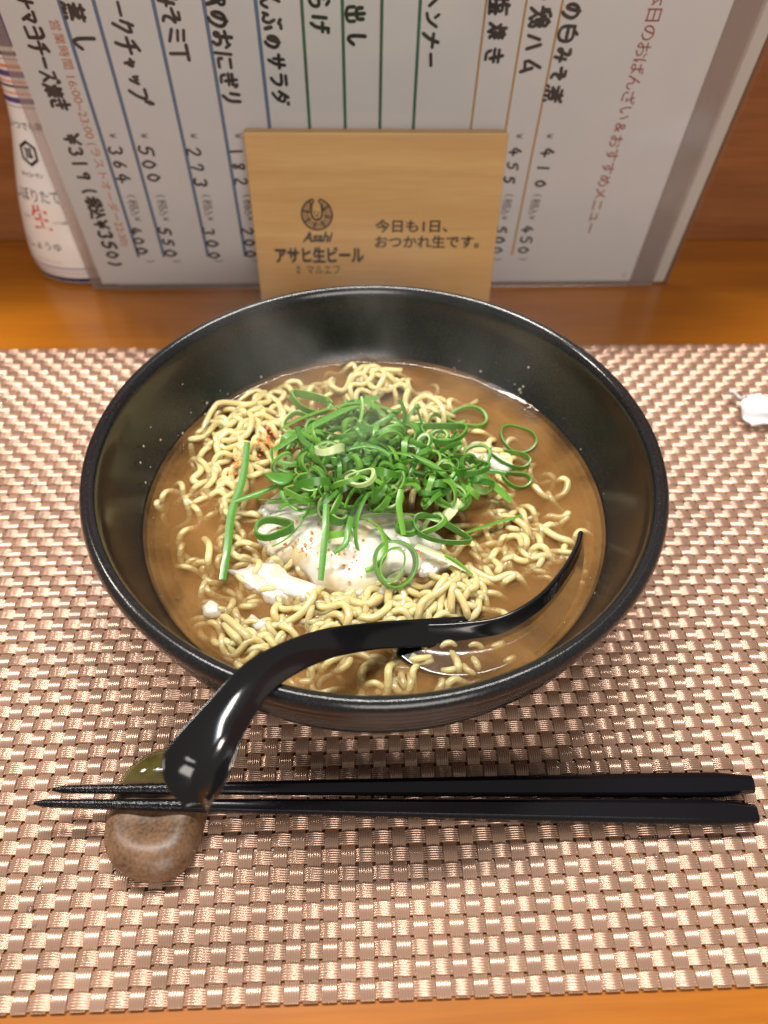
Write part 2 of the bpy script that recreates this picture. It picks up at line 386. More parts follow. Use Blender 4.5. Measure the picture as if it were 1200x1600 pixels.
sheet('cloud_layer', .0010, 'soup2', .0008); sheet('cloud_layer', .0020, 'soup2', -.0010); sheet('cloud_layer', .0031, 'soup2', -.0024); sheet('deep_layer', .0045, 'soup3', -.0040)

# ------------------------------------------------------------------ noodles
noodles = obj('noodles', None, loc=(BX, BY, SOUP), label='tangle of wavy pale yellow ramen noodles in the broth', cat='noodles')
nroot = Vector(noodles.location)
AUTH = {
'a1':[(58.3, 138.5), (52.2, 141.9), (45.4, 140.7), (38.2, 145.8), (41.1, 150.7)],
'a2':[(-44.6, 147.5), (-38.5, 140.7), (-30.7, 137.1), (-23.4, 140.4)],
'a3':[(-45.5, 126.9), (-41.8, 120.8), (-37.7, 116.0)],
'a4':[(-46.9, 129.4), (-41.0, 123.2), (-33.2, 114.8)],
'a5':[(-35.7, 120.6), (-27.7, 123.6), (-19.6, 127.5), (-15.6, 133.7), (-17.4, 135.8)],
'a6':[(-17.4, 135.8), (-12.4, 129.8), (-6.0, 129.7), (-3.9, 124.7), (-6.0, 119.9)],
'a7':[(-12.4, 133.6), (-7.1, 134.8), (-1.8, 130.8), (3.5, 129.5), (9.0, 135.7)],
'a8':[(-1.8, 125.9), (3.3, 123.8), (8.7, 128.1), (10.4, 134.4)],
'a9':[(8.7, 126.9), (9.6, 134.4), (12.7, 136.9), (14.6, 131.7), (12.9, 128.0), (16.0, 126.7)],
'b1':[(17.8, 121.8), (20.4, 129.1), (27.2, 134.0), (33.1, 139.1), (32.5, 144.5), (29.6, 148.7)],
'b2':[(15.9, 124.2), (22.6, 130.3), (27.4, 136.6), (30.1, 141.8)],
'b3':[(25.3, 124.0), (27.1, 132.7), (29.7, 137.9)],
'b4':[(29.6, 125.1), (30.2, 131.4), (31.7, 136.5)],
'b5':[(35.7, 123.8), (33.2, 130.0), (30.4, 133.9)],
'b6':[(33.6, 144.5), (38.9, 141.7), (38.6, 135.6), (34.7, 133.8)],
'b7':[(39.8, 140.3), (42.0, 135.0), (38.7, 131.2)],
'c1':[(41.3, 152.7), (45.6, 150.6), (48.7, 145.5), (46.8, 142.8)],
'c2':[(43.0, 148.4), (45.5, 141.5), (51.9, 140.0), (56.7, 142.6)],
'c3':[(48.4, 138.8), (52.0, 140.6), (55.0, 142.7)],
'd1':[(-14.8, 106.5), (-9.0, 110.8), (-1.9, 113.6), (7.0, 109.3), (14.9, 108.0), (21.0, 108.5)],
'd2':[(2.8, 97.5), (6.8, 102.3), (11.7, 103.7), (14.4, 99.3)],
'd3':[(25.2, 111.1), (27.5, 114.5), (30.1, 109.8), (30.1, 104.3)],
'd4':[(15.5, 118.2), (16.2, 112.4), (16.9, 107.9)],
'e1':[(72.3, 178.1), (79.0, 181.2), (80.8, 186.2), (76.7, 188.0)],
'e2':[(68.4, 170.1), (75.3, 168.4), (79.5, 171.5)],
'e3':[(49.0, 167.4), (53.9, 168.9), (58.0, 165.1), (62.7, 158.1)],
'e4':[(66.1, 164.0), (70.8, 157.9), (78.3, 154.8)],
'e5':[(66.4, 186.5), (70.2, 179.7), (75.9, 178.0)],
'f1':[(-69.3, 202.8), (-64.0, 200.9), (-61.3, 193.9), (-63.6, 188.8), (-57.1, 185.4)],
'f2':[(-55.5, 182.1), (-51.2, 186.9), (-46.1, 183.5)],
'f3':[(-57.7, 163.5), (-53.6, 157.6), (-53.0, 147.7)],
'f4':[(-51.5, 159.0), (-47.4, 163.3), (-43.1, 165.3)],
'f5':[(-52.9, 170.9), (-44.9, 172.3), (-35.4, 170.6)],
'g1':[(-61.7, 208.1), (-64.0, 225.4), (-57.4, 230.1), (-46.4, 227.1), (-37.6, 233.1), (-42.3, 241.6), (-50.6, 242.5), (-51.0, 233.3)],
'g2':[(-59.8, 217.5), (-54.9, 208.0), (-44.7, 207.9), (-42.9, 217.2), (-47.4, 223.2)],
'g3':[(-40.6, 204.1), (-40.3, 217.2), (-45.4, 215.4), (-48.5, 207.9)],
'g4':[(-53.6, 197.2), (-55.9, 206.2), (-51.4, 211.7), (-45.6, 204.2), (-47.4, 197.1)],
'g5':[(-31.3, 219.0), (-33.5, 233.0), (-40.0, 237.3), (-43.8, 227.1), (-52.9, 225.2)],
'g6':[(-31.2, 239.3), (-24.5, 242.2), (-26.1, 247.8), (-34.3, 245.8)],
'h1':[(0.4, 241.0), (4.8, 250.2), (2.0, 253.4), (-0.9, 247.5), (3.1, 238.8)],
'h2':[(-5.1, 243.2), (0.5, 247.5), (8.9, 249.6), (18.9, 250.7), (14.8, 252.0)],
'h3':[(5.7, 232.5), (11.5, 243.0), (9.0, 250.8)],
'h4':[(21.3, 218.2), (23.2, 228.1), (29.0, 233.4), (35.2, 225.9), (35.6, 216.0)],
'h5':[(25.1, 216.2), (27.0, 224.0), (32.2, 221.9), (32.8, 214.1), (26.1, 212.3)],
'h6':[(-13.4, 241.2), (-10.7, 247.6), (-12.0, 236.9)],
'h7':[(11.0, 226.3), (17.9, 230.2), (21.7, 226.1)],
}
def mound(x, y):
    """height of the noodle mass (mm over the broth)"""
    h = -1.8
    for mx, my, rx, ry, hh in ((-46, 214, 19, 26, 7.2), (6, 244, 19, 12, 7.0), (29, 224, 11, 12, 5.5), (-5, 165, 42, 30, 3.6), (10, 195, 38, 30, 7.0), (8, 130, 40, 14, 4.0), (52, 203, 14, 10, 4.0), (32, 136, 12, 14, 5.0), (64, 165, 20, 22, 2.6), (-34, 122, 14, 14, 3.4), (6, 106, 30, 8, 2.0)):
        d = ((x - mx) / rx) ** 2 + ((y - my) / ry) ** 2
        h = max(h, -1.8 + hh * math.exp(-d * 1.1))
    return h
def strand(pts, zf, rad):
    P = []
    for x, y in pts:
        P.append((x / 1000, y / 1000, 0))
    Q = smooth_path(P, 7); out = []
    ph = random.uniform(0, 6.28); n = len(Q)
    for i, q in enumerate(Q):
        t = i / (n - 1)
        z = zf(q.x * 1000, q.y * 1000, t) / 1000 + .0013 * math.sin(ph + t * n * .16) - .0006
        e = min(t, 1 - t)
        if e < .18: z -= .0046 * (1 - e / .18) ** 1.3
        p = Vector((q.x, q.y, SOUP + z)); d = Vector((p.x - BX, p.y - BY)); lim = inner_r(p.z) - rad - .0006
        if d.length > lim: d *= lim / d.length; p.x = BX + d.x; p.y = BY + d.y
        out.append(p - nroot)
    v, f = tube(out, lambda t: rad * (1 - .25 * (abs(t - .5) * 2) ** 8), 8, .86)
    obj('noodle_strand', mesh('noodle_strand', v, f, 'noodle'), noodles)
LIFT = {'g': 1.2, 'h': 1.4, 'b': 1.0, 'a': .6, 'c': .6, 'd': -.3, 'e': .2, 'f': .2}
for k, pts in AUTH.items():
    far = sum(p[1] for p in pts) / len(pts) > 205
    strand(pts, lambda x, y, t, k=k: max(mound(x, y), -.9) + LIFT[k[0]], .00125 if far else .00138)
def meander(x, y, ang, length, lam, A, zoff, drift):
    pts = []; s = 0; ph = random.uniform(0, 6.28); th0 = ang
    while s < length:
        pts.append((x, y)); a = th0 + A * math.sin(2 * math.pi * s / lam + ph)
        x += 2.4 * math.cos(a); y += 2.4 * math.sin(a); s += 2.4; th0 += drift * 2.4
    return pts
CL = [  # centre x, y, spread x, y, count, heading, z offset range
    (-46, 216, 13, 20, 22, 1.2, -1.6, .9), (-48, 185, 9, 14, 9, 1.5, -1.6, .3), (6, 243, 14, 8, 12, .3, -1.4, 1.0), (29, 222, 8, 9, 9, 1.2, -1.4, .8),
    (-25, 128, 18, 10, 12, -.3, -2.2, -.2), (10, 130, 24, 9, 16, .2, -1.8, .4), (4, 106, 26, 7, 12, .3, -1.6, -.2), (34, 136, 8, 9, 8, 1.6, -1.4, .5),
    (58, 160, 16, 20, 14, -.6, -1.8, -.2), (-36, 158, 12, 16, 12, 1.2, -1.6, .2), (5, 190, 36, 30, 26, .5, -2.2, .2), (52, 200, 10, 9, 7, .2, -1.5, .3), (-20, 232, 14, 10, 8, .2, -1.8, .2),
    (-42, 142, 10, 14, 12, 1.9, -1.6, .7), (-8, 124, 20, 7, 12, .2, -1.6, .5), (-20, 112, 14, 7, 8, -.2, -1.4, .7), (62, 172, 12, 18, 9, -.7, -1.4, .7), (20, 112, 16, 8, 8, .4, -1.2, .8), (-58, 190, 6, 14, 6, 1.6, -1.2, .9)]
for cx_, cy_, sx, sy, cnt, hd, z0, z1 in CL:
    for i in range(int(cnt * .68 + .5)):
        x = random.gauss(cx_, sx * .6); y = random.gauss(cy_, sy * .55); zo = random.uniform(z0, z1)
        pts = meander(x, y, hd + random.gauss(0, .7), random.uniform(45, 90), random.uniform(18, 27), random.uniform(.75, 1.25), zo, random.uniform(-.02, .02))
        mxp = sum(p[0] for p in pts) / len(pts) - x; myp = sum(p[1] for p in pts) / len(pts) - y
        pts = [(p[0] - mxp, p[1] - myp) for p in pts]
        strand(pts, lambda a, b, t, zo=zo: mound(a, b) + zo - .35, random.uniform(.00114, .00134))

# ------------------------------------------------------------------ poached egg and egg bits
def blob(pts, hmax, zbase, name, label, cat, seed=0, rough=.12, mat='egg', nr=22, group=None, sub=10):
    cxm = sum(p[0] for p in pts) / len(pts); cym = sum(p[1] for p in pts) / len(pts)
    loop = smooth_path([(p[0], p[1], 0) for p in pts] + [(pts[0][0], pts[0][1], 0)], sub)[:-1]; n = len(loop); v = []; f = []
    for i, q in enumerate(loop):
        dx, dy = q.x - cxm, q.y - cym
        rag = 1 + rough * mnoise.noise(Vector((q.x * .12 + seed, q.y * .12, 3))) + rough * .35 * mnoise.noise(Vector((q.x * .4, q.y * .4, seed)))
        for k in range(nr):
            t = k / (nr - 1); tt = t ** .8; X, Y = dx * tt * (1 + (rag - 1) * t * t), dy * tt * (1 + (rag - 1) * t * t)
            h = hmax * max(0, 1 - t ** 2.6) ** .6
            nz = mnoise.noise(Vector((X * .16 + seed, Y * .16, 1))) * .16 * hmax + mnoise.noise(Vector((X * .5, Y * .5, seed))) * .07 * hmax
            v.append((X / 1000, Y / 1000, (h + nz * (1 - t * .5)) / 1000 - .0016))
    f = grid_faces(n, nr, cu=True)
    return obj(name, mesh(name, v, f, mat), loc=(cxm / 1000, cym / 1000, zbase), label=label, cat=cat, group=group)
egg = [(-33.2, 175.1), (-27.7, 179.1), (-9.7, 176.5), (9.0, 175.0), (22.7, 167.7), (28.7, 155.8), (22.3, 146.6), (12.3, 140.5), (-0.7, 134.3), (-12.5, 137.1), (-22.6, 146.6), (-31.5, 152.3), (-36.7, 162.0)]
blob(egg, 6.0, SOUP + .0005, 'poached_egg', 'soft white poached egg under the heap of scallions', 'egg', 5, .10)
blob([(-38, 152), (-30, 150), (-22, 143), (-13, 138), (-16, 135), (-26, 136.5), (-34, 141), (-39, 147)], 1.9, SOUP + .0008, 'egg_white_flap', 'torn pale flap of egg white on the near left of the egg', 'egg', 9, .5)
blob([(-52.5, 131.5), (-50.5, 134.5), (-47, 132.5), (-46.8, 129), (-50.5, 128.3)], 1.7, SOUP + .0004, 'egg_white_bit', 'small white egg crumb floating nearest the left rim', 'egg', 2, .4)
blob([(-37, 125), (-36.5, 128.5), (-34, 125.5), (-28.5, 126.5), (-28, 124), (-33, 121.8)], 1.8, SOUP + .0006, 'egg_white_bit', 'small white hooked egg crumb above the spoon handle', 'egg', 4, .35)
blob([(42, 200), (47, 208), (54, 207), (57, 200), (64, 192), (58, 191), (50, 195)], 2.6, SOUP + .0006, 'egg_white_flap', 'cream coloured lump of cooked egg behind the scallions at right', 'egg', 7, .4)
blob([(10, 143), (16, 146), (14, 139), (9, 133), (2, 128), (6, 136)], 3.2, SOUP + .0012, 'egg_white_flap', 'pointed pale shred of egg white beside the double scallion ring', 'egg', 12, .4)

blob([(-44, 146), (-38, 149), (-33, 143), (-24, 141), (-20, 136), (-28, 133), (-36, 136), (-40, 141)], 1.6, SOUP + .0004, 'egg_white_wisp', 'thin ragged wisp of egg white sinking at the near left', 'egg', 21, .9)
blob([(-38, 172), (-33, 180), (-26, 184), (-24, 178), (-30, 172), (-36, 166)], 3.0, SOUP + .0006, 'egg_white_wisp', 'ragged chili dusted wisp of egg white left of the heap', 'egg', 23, .8)
blob([(20, 148), (27, 152), (33, 150), (36, 145), (29, 145), (24, 142)], 2.0, SOUP + .0004, 'egg_white_wisp', 'thin pale wisp of egg white under the pale scallion strip', 'egg', 25, .8)
# ------------------------------------------------------------------ scallions
def ring_mesh(r, w, t, oval, wob, seed, n=34, double=False):
    v = []; idx = []; f = []
    rnd = random.Random(seed); p1 = rnd.uniform(0, 6.28); p2 = rnd.uniform(0, 6.28)
    for i in range(n):
        a = 2 * math.pi * i / n; rr = r * (1 + wob * math.sin(2 * a + p1) + wob * .6 * math.sin(3 * a + p2))
        zz = .10 * r * math.sin(2 * a + p2); ww = w * (1 + .2 * math.sin(a + p1)) * .5
        for rad, z in ((rr, -ww), (rr, ww), (rr - t * .35, ww * 1.03), (rr - t, ww * .97), (rr - t, -ww * .97), (rr - t * .35, -ww * 1.03)):
            v.append((rad * math.cos(a) * oval, rad * math.sin(a), z + zz))
    for i in range(n):
        for j in range(6):
            f.append((i * 6 + j, ((i + 1) % n) * 6 + j, ((i + 1) % n) * 6 + (j + 1) % 6, i * 6 + (j + 1) % 6)); idx.append(0 if j in (0, 1, 5) else 1)
    r_ = mesh('scallion_ring', v, f, ['sc_out', 'sc_in' if t > .00125 else 'sc_leaf'], True, idx); r_.set_sharp_from_angle(angle=.6); return r_
def ribbon_mesh(P, w, t, twist=0, name='scallion_strip', roll0=0, pale=False):
    P = [Vector(p) for p in P]; m = len(P); v = []; f = []; idx = []; up = Vector((0, 0, 1))
    for i, p in enumerate(P):
        tg = (P[min(i + 1, m - 1)] - P[max(i - 1, 0)]).normalized(); s = tg.cross(up)
        s = s.normalized() if s.length > 1e-3 else Vector((1, 0, 0)); u = s.cross(tg)
        a = roll0 + twist * (i / (m - 1)); s2 = s * math.cos(a) + u * math.sin(a); u2 = u * math.cos(a) - s * math.sin(a)
        ww = w * .5 * (.82 + .18 * math.sin(math.pi * i / (m - 1)))
        for cx1, cy1 in ((-1, .1), (-.55, .5), (0, .75), (.55, .5), (1, .1), (.55, -.35), (-.55, -.35)):
            v.append(p + s2 * (ww * cx1) + u2 * (t * cy1))
    k = 7
    for i in range(m - 1):
        for j in range(k):
            f.append((i * k + j, i * k + (j + 1) % k, (i + 1) * k + (j + 1) % k, (i + 1) * k + j)); idx.append(0 if j < 4 else 1)
    f.append(tuple(range(k))); idx.append(1); f.append(tuple((m - 1) * k + j for j in range(k))[::-1]); idx.append(1)
    r_ = mesh(name, v, f, ['sc_pale' if pale else 'sc_out', 'sc_in' if pale else 'sc_leaf'], True, idx); r_.set_sharp_from_angle(angle=.7); return r_
rings = [ring_mesh(random.uniform(.0038, .0066), random.uniform(.0014, .0027), random.uniform(.0008, .0014), random.uniform(.62, 1), random.uniform(.02, .10), 100 + i) for i in range(14)]
thick = [ring_mesh(random.uniform(.0042, .0056), random.uniform(.0018, .0026), random.uniform(.0014, .0019), random.uniform(.6, .9), .03, 300 + i) for i in range(4)]
strips = []
for i in range(12):
    R_ = random.uniform(.009, .030); L_ = random.uniform(.016, .034); a1 = L_ / R_; P = []
    for k in range(17):
        a = (k / 16 - .5) * a1; P.append((R_ * math.sin(a), R_ * (1 - math.cos(a)) - .002, .0015 * math.cos(a * 2 + i)))
    strips.append(ribbon_mesh(P, random.uniform(.0014, .0026), .0005, random.uniform(-1.6, 1.6), roll0=random.uniform(-1, 1)))
HX, HY = .0070, .1860
def heap(x, y):
    d = ((x - HX) / .041) ** 2 + ((y - HY) / .034) ** 2
    return .0140 * max(0, 1 - d) ** .8
k = 0
def zone(x, y):
    dx = (x - HX) / .041; dy = (y - HY) / .037
    if dx * dx + dy * dy < .10: return 'in the middle of'
    if abs(dx) > abs(dy): return 'on the right side of' if dx > 0 else 'on the left side of'
    return 'at the back of' if dy > 0 else 'at the front of'
def in_heap(s=.52):
    while True:
        x = random.gauss(HX, .041 * s); y = random.gauss(HY, .034 * s)
        if ((x - HX) / .041) ** 2 + ((y - HY) / .034) ** 2 < 1: return x, y
for i in range(92):
    x, y = in_heap(); h = heap(x, y); z = SOUP + .005 + h * random.uniform(.55, 1.0)
    o = obj('scallion_ring', thick[i % 4] if i % 9 == 4 else rings[i % 14], loc=(x, y, z), rot=(random.gauss(-.25, .75), random.gauss(0, .7), random.uniform(0, 6.28)),
            label='%s scallion ring %s the green heap' % ('thick walled pale' if i % 9 == 4 else 'thin green', zone(x, y)), cat='scallion', group='%sscallion rings %s the heap' % ('thick ' if i % 9 == 4 else '', zone(x, y)))
for i in range(78):
    x, y = in_heap(.55); h = heap(x, y); z = SOUP + .005 + h * random.uniform(.5, 1.02)
    o = obj('scallion_strip', strips[i % 12], loc=(x, y, z), rot=(random.gauss(0, .45), random.gauss(0, .35), random.uniform(0, 6.28)),
            label='narrow curved scallion strip %s the green heap' % zone(x, y), cat='scallion', group='scallion strips %s the heap' % zone(x, y))
def strip_at(pts, zs, w, label, roll0=0, twist=0, pale=False):
    P = smooth_path([(x / 1000, y / 1000, SOUP + z / 1000) for (x, y), z in zip(pts, zs)], 8); c = P[len(P) // 2].copy()
    obj('scallion_strip', ribbon_mesh([p - c for p in P], w, .0005, twist, roll0=roll0, pale=pale), loc=c, label=label, cat='scallion')
strip_at([(-42.9, 201.1), (-43.3, 184.0), (-45.9, 168.2), (-45.9, 153.6), (-46.6, 140.6)], [8, 6, 5, 4, 2], .0029, 'longest dark green scallion strip lying alone left of the heap', .3)
strip_at([(-45.2, 172.8), (-37.8, 175.8), (-29.8, 178.9)], [5.5, 6, 7], .0022, 'short green scallion strip joining the long left strip to the heap', -.2)
strip_at([(-11.4, 167.6), (-11.6, 152.9), (-13.0, 135.4)], [15, 13, 8], .0024, 'straight green scallion strip hanging down over the white egg', .2)
strip_at([(-2.8, 156.7), (-3.8, 152.7), (-4.9, 147.2), (-8.8, 144.6)], [15, 13, 12, 10.5], .0022, 'short hooked green scallion strip on the egg', .1)
strip_at([(36.3, 158.2), (47.9, 162.8), (59.8, 167.4)], [2.6, 2.4, 1.6], .0024, 'blue-green scallion strip floating right of the heap', .5)
strip_at([(42.7, 186.0), (50.1, 179.0), (56.5, 173.1)], [9, 6, 3], .0036, 'wide green scallion strip sticking out of the heap at right', .1)
strip_at([(-30.4, 206.1), (-17.9, 210.4), (0.2, 213.2), (15.6, 209.1)], [10, 14, 17, 16], .0040, 'long green scallion strip across the back of the heap', .5)
strip_at([(-32.2, 195.7), (-17.6, 202.3), (0.2, 213.1), (8.1, 217.9)], [9, 15, 17, 16], .0040, 'long pointed green scallion strip along the back left of the heap', .2)
strip_at([(19.6, 152.2), (28.1, 147.0), (36.4, 142.2)], [4, 4.4, 3], .0030, 'pale yellow-green scallion strip in front of the heap', 0, .3, True)
strip_at([(29.2, 147.4), (33.4, 144.6), (38.4, 140.3)], [5, 4.6, 2.5], .0018, 'tiny dark green scallion strip beside the pale strip', .6)
strip_at([(14.7, 167.0), (13.7, 161.1), (15.1, 152.3)], [17, 15, 10], .0024, 'green scallion strip drooping from the heap front onto egg', .3)
strip_at([(18.9, 179.6), (28.2, 174.2), (40.7, 179.8), (47.1, 188.7)], [21, 19, 14, 8], .0024, 'sweeping green scallion strip over the right flank of heap', .9)
def loop_at(loc, r, w, t, oval, rot, label, wob=.04, seed=1, extra=None, pale=False):
    m_ = ring_mesh(r, w, t, oval, wob, seed)
    if pale: m_.materials[0] = M['sc_pale']
    obj('scallion_ring', m_, loc=(loc[0] / 1000, loc[1] / 1000, SOUP + loc[2] / 1000), rot=rot, label=label, cat='scallion')
loop_at((-29.6, 157.2, 9.0), .0069, .0026, .0010, .95, (-.40, .1, .3), 'single flat green scallion ring on the left of the egg', .05, 3)
loop_at((11.6, 141.2, 8.5), .0084, .0030, .0009, .88, (.62, .22, .2), 'large outer green scallion ring in front of the egg', .03, 4)
loop_at((10.8, 140.8, 8.9), .0060, .0030, .0009, .70, (.70, .2, -.3), 'smaller green scallion ring inside the large front ring', .03, 6)
loop_at((28.4, 155.0, 8.5), .0112, .0026, .0007, .42, (.15, .12, 1.25), 'long flattened green scallion loop at front right of the heap', .03, 8)
loop_at((45.7, 221.5, 1.4), .0086, .0015, .0011, .75, (0, .05, 1.5), 'pale green scallion ring floating behind the heap at right', .02, 9)
loop_at((65.1, 209.6, .6), .0080, .0013, .0007, .9, (.08, 0, .4), 'thin bluish scallion ring floating nearest the right rim', .03, 10)
loop_at((59.4, 197.6, 1.6), .0090, .0018, .0007, .48, (.1, .1, 1.2), 'tilted oval scallion loop floating right of the cream egg lump', .03, 11)
loop_at((60.9, 186.4, .7), .0060, .0018, .0008, .7, (.15, .05, 1.4), 'small green scallion ring half sunk below the oval loop', .03, 12)
loop_at((-19.2, 222.2, 10.0), .0090, .0036, .0008, .52, (.35, 0, 1.5), 'wide green scallion loop standing at the back left of heap', .03, 13)
loop_at((-23.9, 213.0, 6.5), .0072, .0018, .0010, .9, (-.1, 0, .2), 'pale green scallion ring lying behind the back strips', .03, 14, pale=True)
loop_at((-20.8, 169.5, 13.5), .0068, .0022, .0012, .85, (-.5, .25, .1), 'scallion ring leaning at the left foot of the heap', .04, 15)
loop_at((-10.3, 181.6, 22.5), .0072, .0024, .0019, .72, (-.75, .1, .15), 'thick walled pale scallion ring facing front in the heap', .03, 16, pale=True)
loop_at((-16.4, 172.0, 17.0), .0074, .0024, .0012, .85, (-.6, .25, .4), 'scallion ring below left of the thick pale ring', .03, 17)
loop_at((1.0, 170.6, 19.5), .0062, .0022, .0014, .55, (-.45, 0, 1.35), 'flattened pale scallion ring lying at the heap front', .03, 18, pale=True)
loop_at((10.1, 173.6, 19.0), .0072, .0026, .0012, .7, (-.7, -.2, -.3), 'upright green scallion ring at the centre front of heap', .03, 19)
loop_at((40.7, 183.6, 12.0), .0086, .0022, .0009, .85, (-.3, .3, .7), 'bright green scallion ring at the right end of heap', .03, 20)
loop_at((32.3, 195.7, 17.5), .0092, .0022, .0008, .75, (-.2, .25, 1.2), 'open green scallion ring on the upper right of heap', .03, 21)
P = [(-.004 + .0027 * k, 0, .0004 * k) for k in range(4)]
obj('scallion_chunk', ribbon_mesh([(x * 1.1, 0, z) for x, _, z in P], .0052, .0026, .2, 'scallion_chunk', .2, True), loc=(.0331, .1652, SOUP + .007), rot=(0, -.1, .85),
    label='short thick pale green scallion stub at the right front of heap', cat='scallion')
v, f, = [], []
nd = 26
for i in range(nd):
    a = 2 * math.pi * i / nd
    for rr, zz in ((0, .0010), (.0045, .0009), (.0066, .0004), (.0068, -.0002), (0, -.0004)): v.append((rr * math.cos(a) * .8, rr * math.sin(a), zz + .8 * rr * rr * 30 * math.cos(2 * a)))
obj('scallion_piece', mesh('scallion_piece', v, grid_faces(nd, 5, cu=True), 'sc_out'), loc=(-.0290, .1800, SOUP + .0105), rot=(-.5, .2, .2), label='flat bright green scallion piece at the left edge of heap', cat='scallion')

# chili powder
v, f = [], []
for cx_, cy_, sx, sy, cnt, z in ((-36, 203, 7, 7, 60, 5.6), (-47, 193, 4, 5, 22, 4.4), (-18, 156, 11, 9, 46, 9.3), (-3, 146, 10, 6, 22, 8.0), (-31, 166, 5, 8, 30, 7.6), (22, 150, 6, 5, 12, 5), (0, 120, 30, 10, 18, 1.5)):
    for i in range(cnt):
        x = random.gauss(cx_, sx * .6); y = random.gauss(cy_, sy * .6); r = random.uniform(.25, .8); zc = z + random.uniform(-1.5, .8)
        if cy_ in (156, 146, 166):
            d = min(1, math.hypot((x + 4) / 33, (y - 157) / 22)); zc = 6.0 * (1 - d ** 2.6) ** .6 + random.uniform(-.9, .5) - .6
        o0 = len(v); a0 = random.uniform(0, 6.28)
        for q in range(4):
            a = a0 + q * 1.571; v.append(((x + r * math.cos(a) * random.uniform(.6, 1.3)) / 1000, (y + r * math.sin(a)) / 1000, SOUP + (zc + random.uniform(-.1, .3)) / 1000))
        v.append((x / 1000, y / 1000, SOUP + (zc + .3) / 1000))
        f += [(o0 + q, o0 + (q + 1) % 4, o0 + 4) for q in range(4)]
obj('chili_powder', mesh('chili_powder', v, f, 'chili', False), label='orange-red chili powder sprinkled over the egg and noodles', cat='chili powder', kind='stuff')

# tiny bubbles and oil beads on the broth, dried splashes on the wall of the bowl
def bead(v, f, c, r, nrm=Vector((0, 0, 1)), fl=.6):
    q_ = nrm.to_track_quat('Z', 'Y'); o0 = len(v)
    for a, h in ((1, 0), (.75, .62), (0, 1)):
        for k_ in range(7 if a else 1): v.append(c + q_ @ Vector((a * r * math.cos(k_ * .8976), a * r * math.sin(k_ * .8976), h * r * fl)))
    for k_ in range(7):
        f.append((o0 + k_, o0 + (k_ + 1) % 7, o0 + 7 + (k_ + 1) % 7, o0 + 7 + k_)); f.append((o0 + 7 + k_, o0 + 7 + (k_ + 1) % 7, o0 + 14))
v, f = [], []
rb = random.Random(5)
for i in range(260):
    cx_, cy_, sx, sy = rb.choice([(c_[0], c_[1], c_[2], c_[3]) for c_ in CL] + [(-50, 215, 16, 24)])
    x = rb.gauss(cx_, sx * .9) / 1000; y = rb.gauss(cy_, sy * .9) / 1000
    if math.hypot(x - BX, y - BY) < RS - .002: bead(v, f, Vector((x, y, SOUP)), rb.uniform(.00022, .00075))
for i in range(150):
    a = rb.uniform(0, 6.283); r_ = RS - abs(rb.gauss(0, .0015)) - .0008; bead(v, f, Vector((BX + r_ * math.cos(a), BY + r_ * math.sin(a), SOUP + .0001)), rb.uniform(.0002, .0006))
obj('soup_bubbles', mesh('soup_bubbles', v, f, 'water'), label='tiny clear bubbles and oil beads floating on the broth', cat='bubbles', kind='stuff')
v, f = [], []
for i in range(45):
    a = rb.choice([rb.gauss(.75, .35), rb.gauss(2.75, .3), rb.uniform(0, 6.28)]); zz = SOUP + abs(rb.gauss(0, .006)) + .001
    if zz > .062: continue
    r_ = inner_r(zz) - .0001; nrm = Vector((-math.cos(a), -math.sin(a), .35)); bead(v, f, Vector((BX + r_ * math.cos(a), BY + r_ * math.sin(a), zz)), rb.choice([.00012, .0002, .0003, .0005]) , nrm, .5)
obj('soup_splashes', mesh('soup_splashes', v, f, 'splash'), label='dried pale splashes on the inner wall of the bowl', cat='splashes', kind='stuff')

# ------------------------------------------------------------------ spoon
spoon = obj('spoon', None, loc=(-.028, .088, .0700), label='black resin soup spoon hooked over the near rim of the bowl', cat='spoon')
sr = Vector(spoon.location)
HP = [(58, 126, 33.5), (42, 122.5, 36.0), (29, 120.0, 39.4), (16, 117.5, 43.2), (2, 112, 51), (-12.5, 102, 63.0), (-25.5, 89, 72.2), (-33.0, 76, 75.6), (-37.0, 67.5, 76.4), (-38.8, 63.0, 75.6), (-39.6, 60.0, 71.5), (-39.2, 58.2, 66.0)]
HW = [6, 10, 10, 9.2, 8.8, 9.2, 10.6, 13.0, 16.0, 17.0, 13.0, 6.0]
path = smooth_path([tuple(c_ / 1000 for c_ in p) for p in HP], 8); ws = smooth_path([(w_ / 1000, 0, 0) for w_ in HW], 8)
v = []; m_ = len(path); ns = 18
for i, p in enumerate(path):
    tg = (path[min(i + 1, m_ - 1)] - path[max(i - 1, 0)]).normalized()
    q_ = min(1, max(0, (i / (m_ - 1) - .40) / .30)); ref = Vector((.05, -.42, .90)).lerp(Vector((0, 0, 1)), q_ * q_ * (3 - 2 * q_))
    s = tg.cross(ref).normalized()
    if i > 0 and s.dot(ps) < 0: s = -s
    if i > m_ * .66: s = (ps - tg * ps.dot(tg)).normalized()
    elif i > 0: s = (s * .45 + ps * .55).normalized()
    ps = s; u = s.cross(tg)
    if i and u.dot(pu) < 0: u = -u
    pu = u
    w_ = ws[i].x * .5; t_ = i / (m_ - 1); gro = .06 + .28 * min(1, max(0, (t_ - .45) * 3.0)); th_ = .0019 + .0006 * math.sin(t_ * 3)
    for k in range(ns):                        # trough section: rim to rim on top, back underneath
        a = k / (ns - 1)
        if k < 9:
            q = -1 + 2 * k / 8; x = q * w_ * .93; y = (abs(q) ** 2.0 - 1) * w_ * gro * 2 * .8
        else:
            q = 1 - 2 * (k - 9) / 8; x = q * w_; y = -th_ + (abs(q) ** 2.2 - 1) * w_ * gro * 2 * .8 + (th_ * .85 * abs(q) ** 5)
        v.append(p + s * x + u * (y + .0012) - sr)
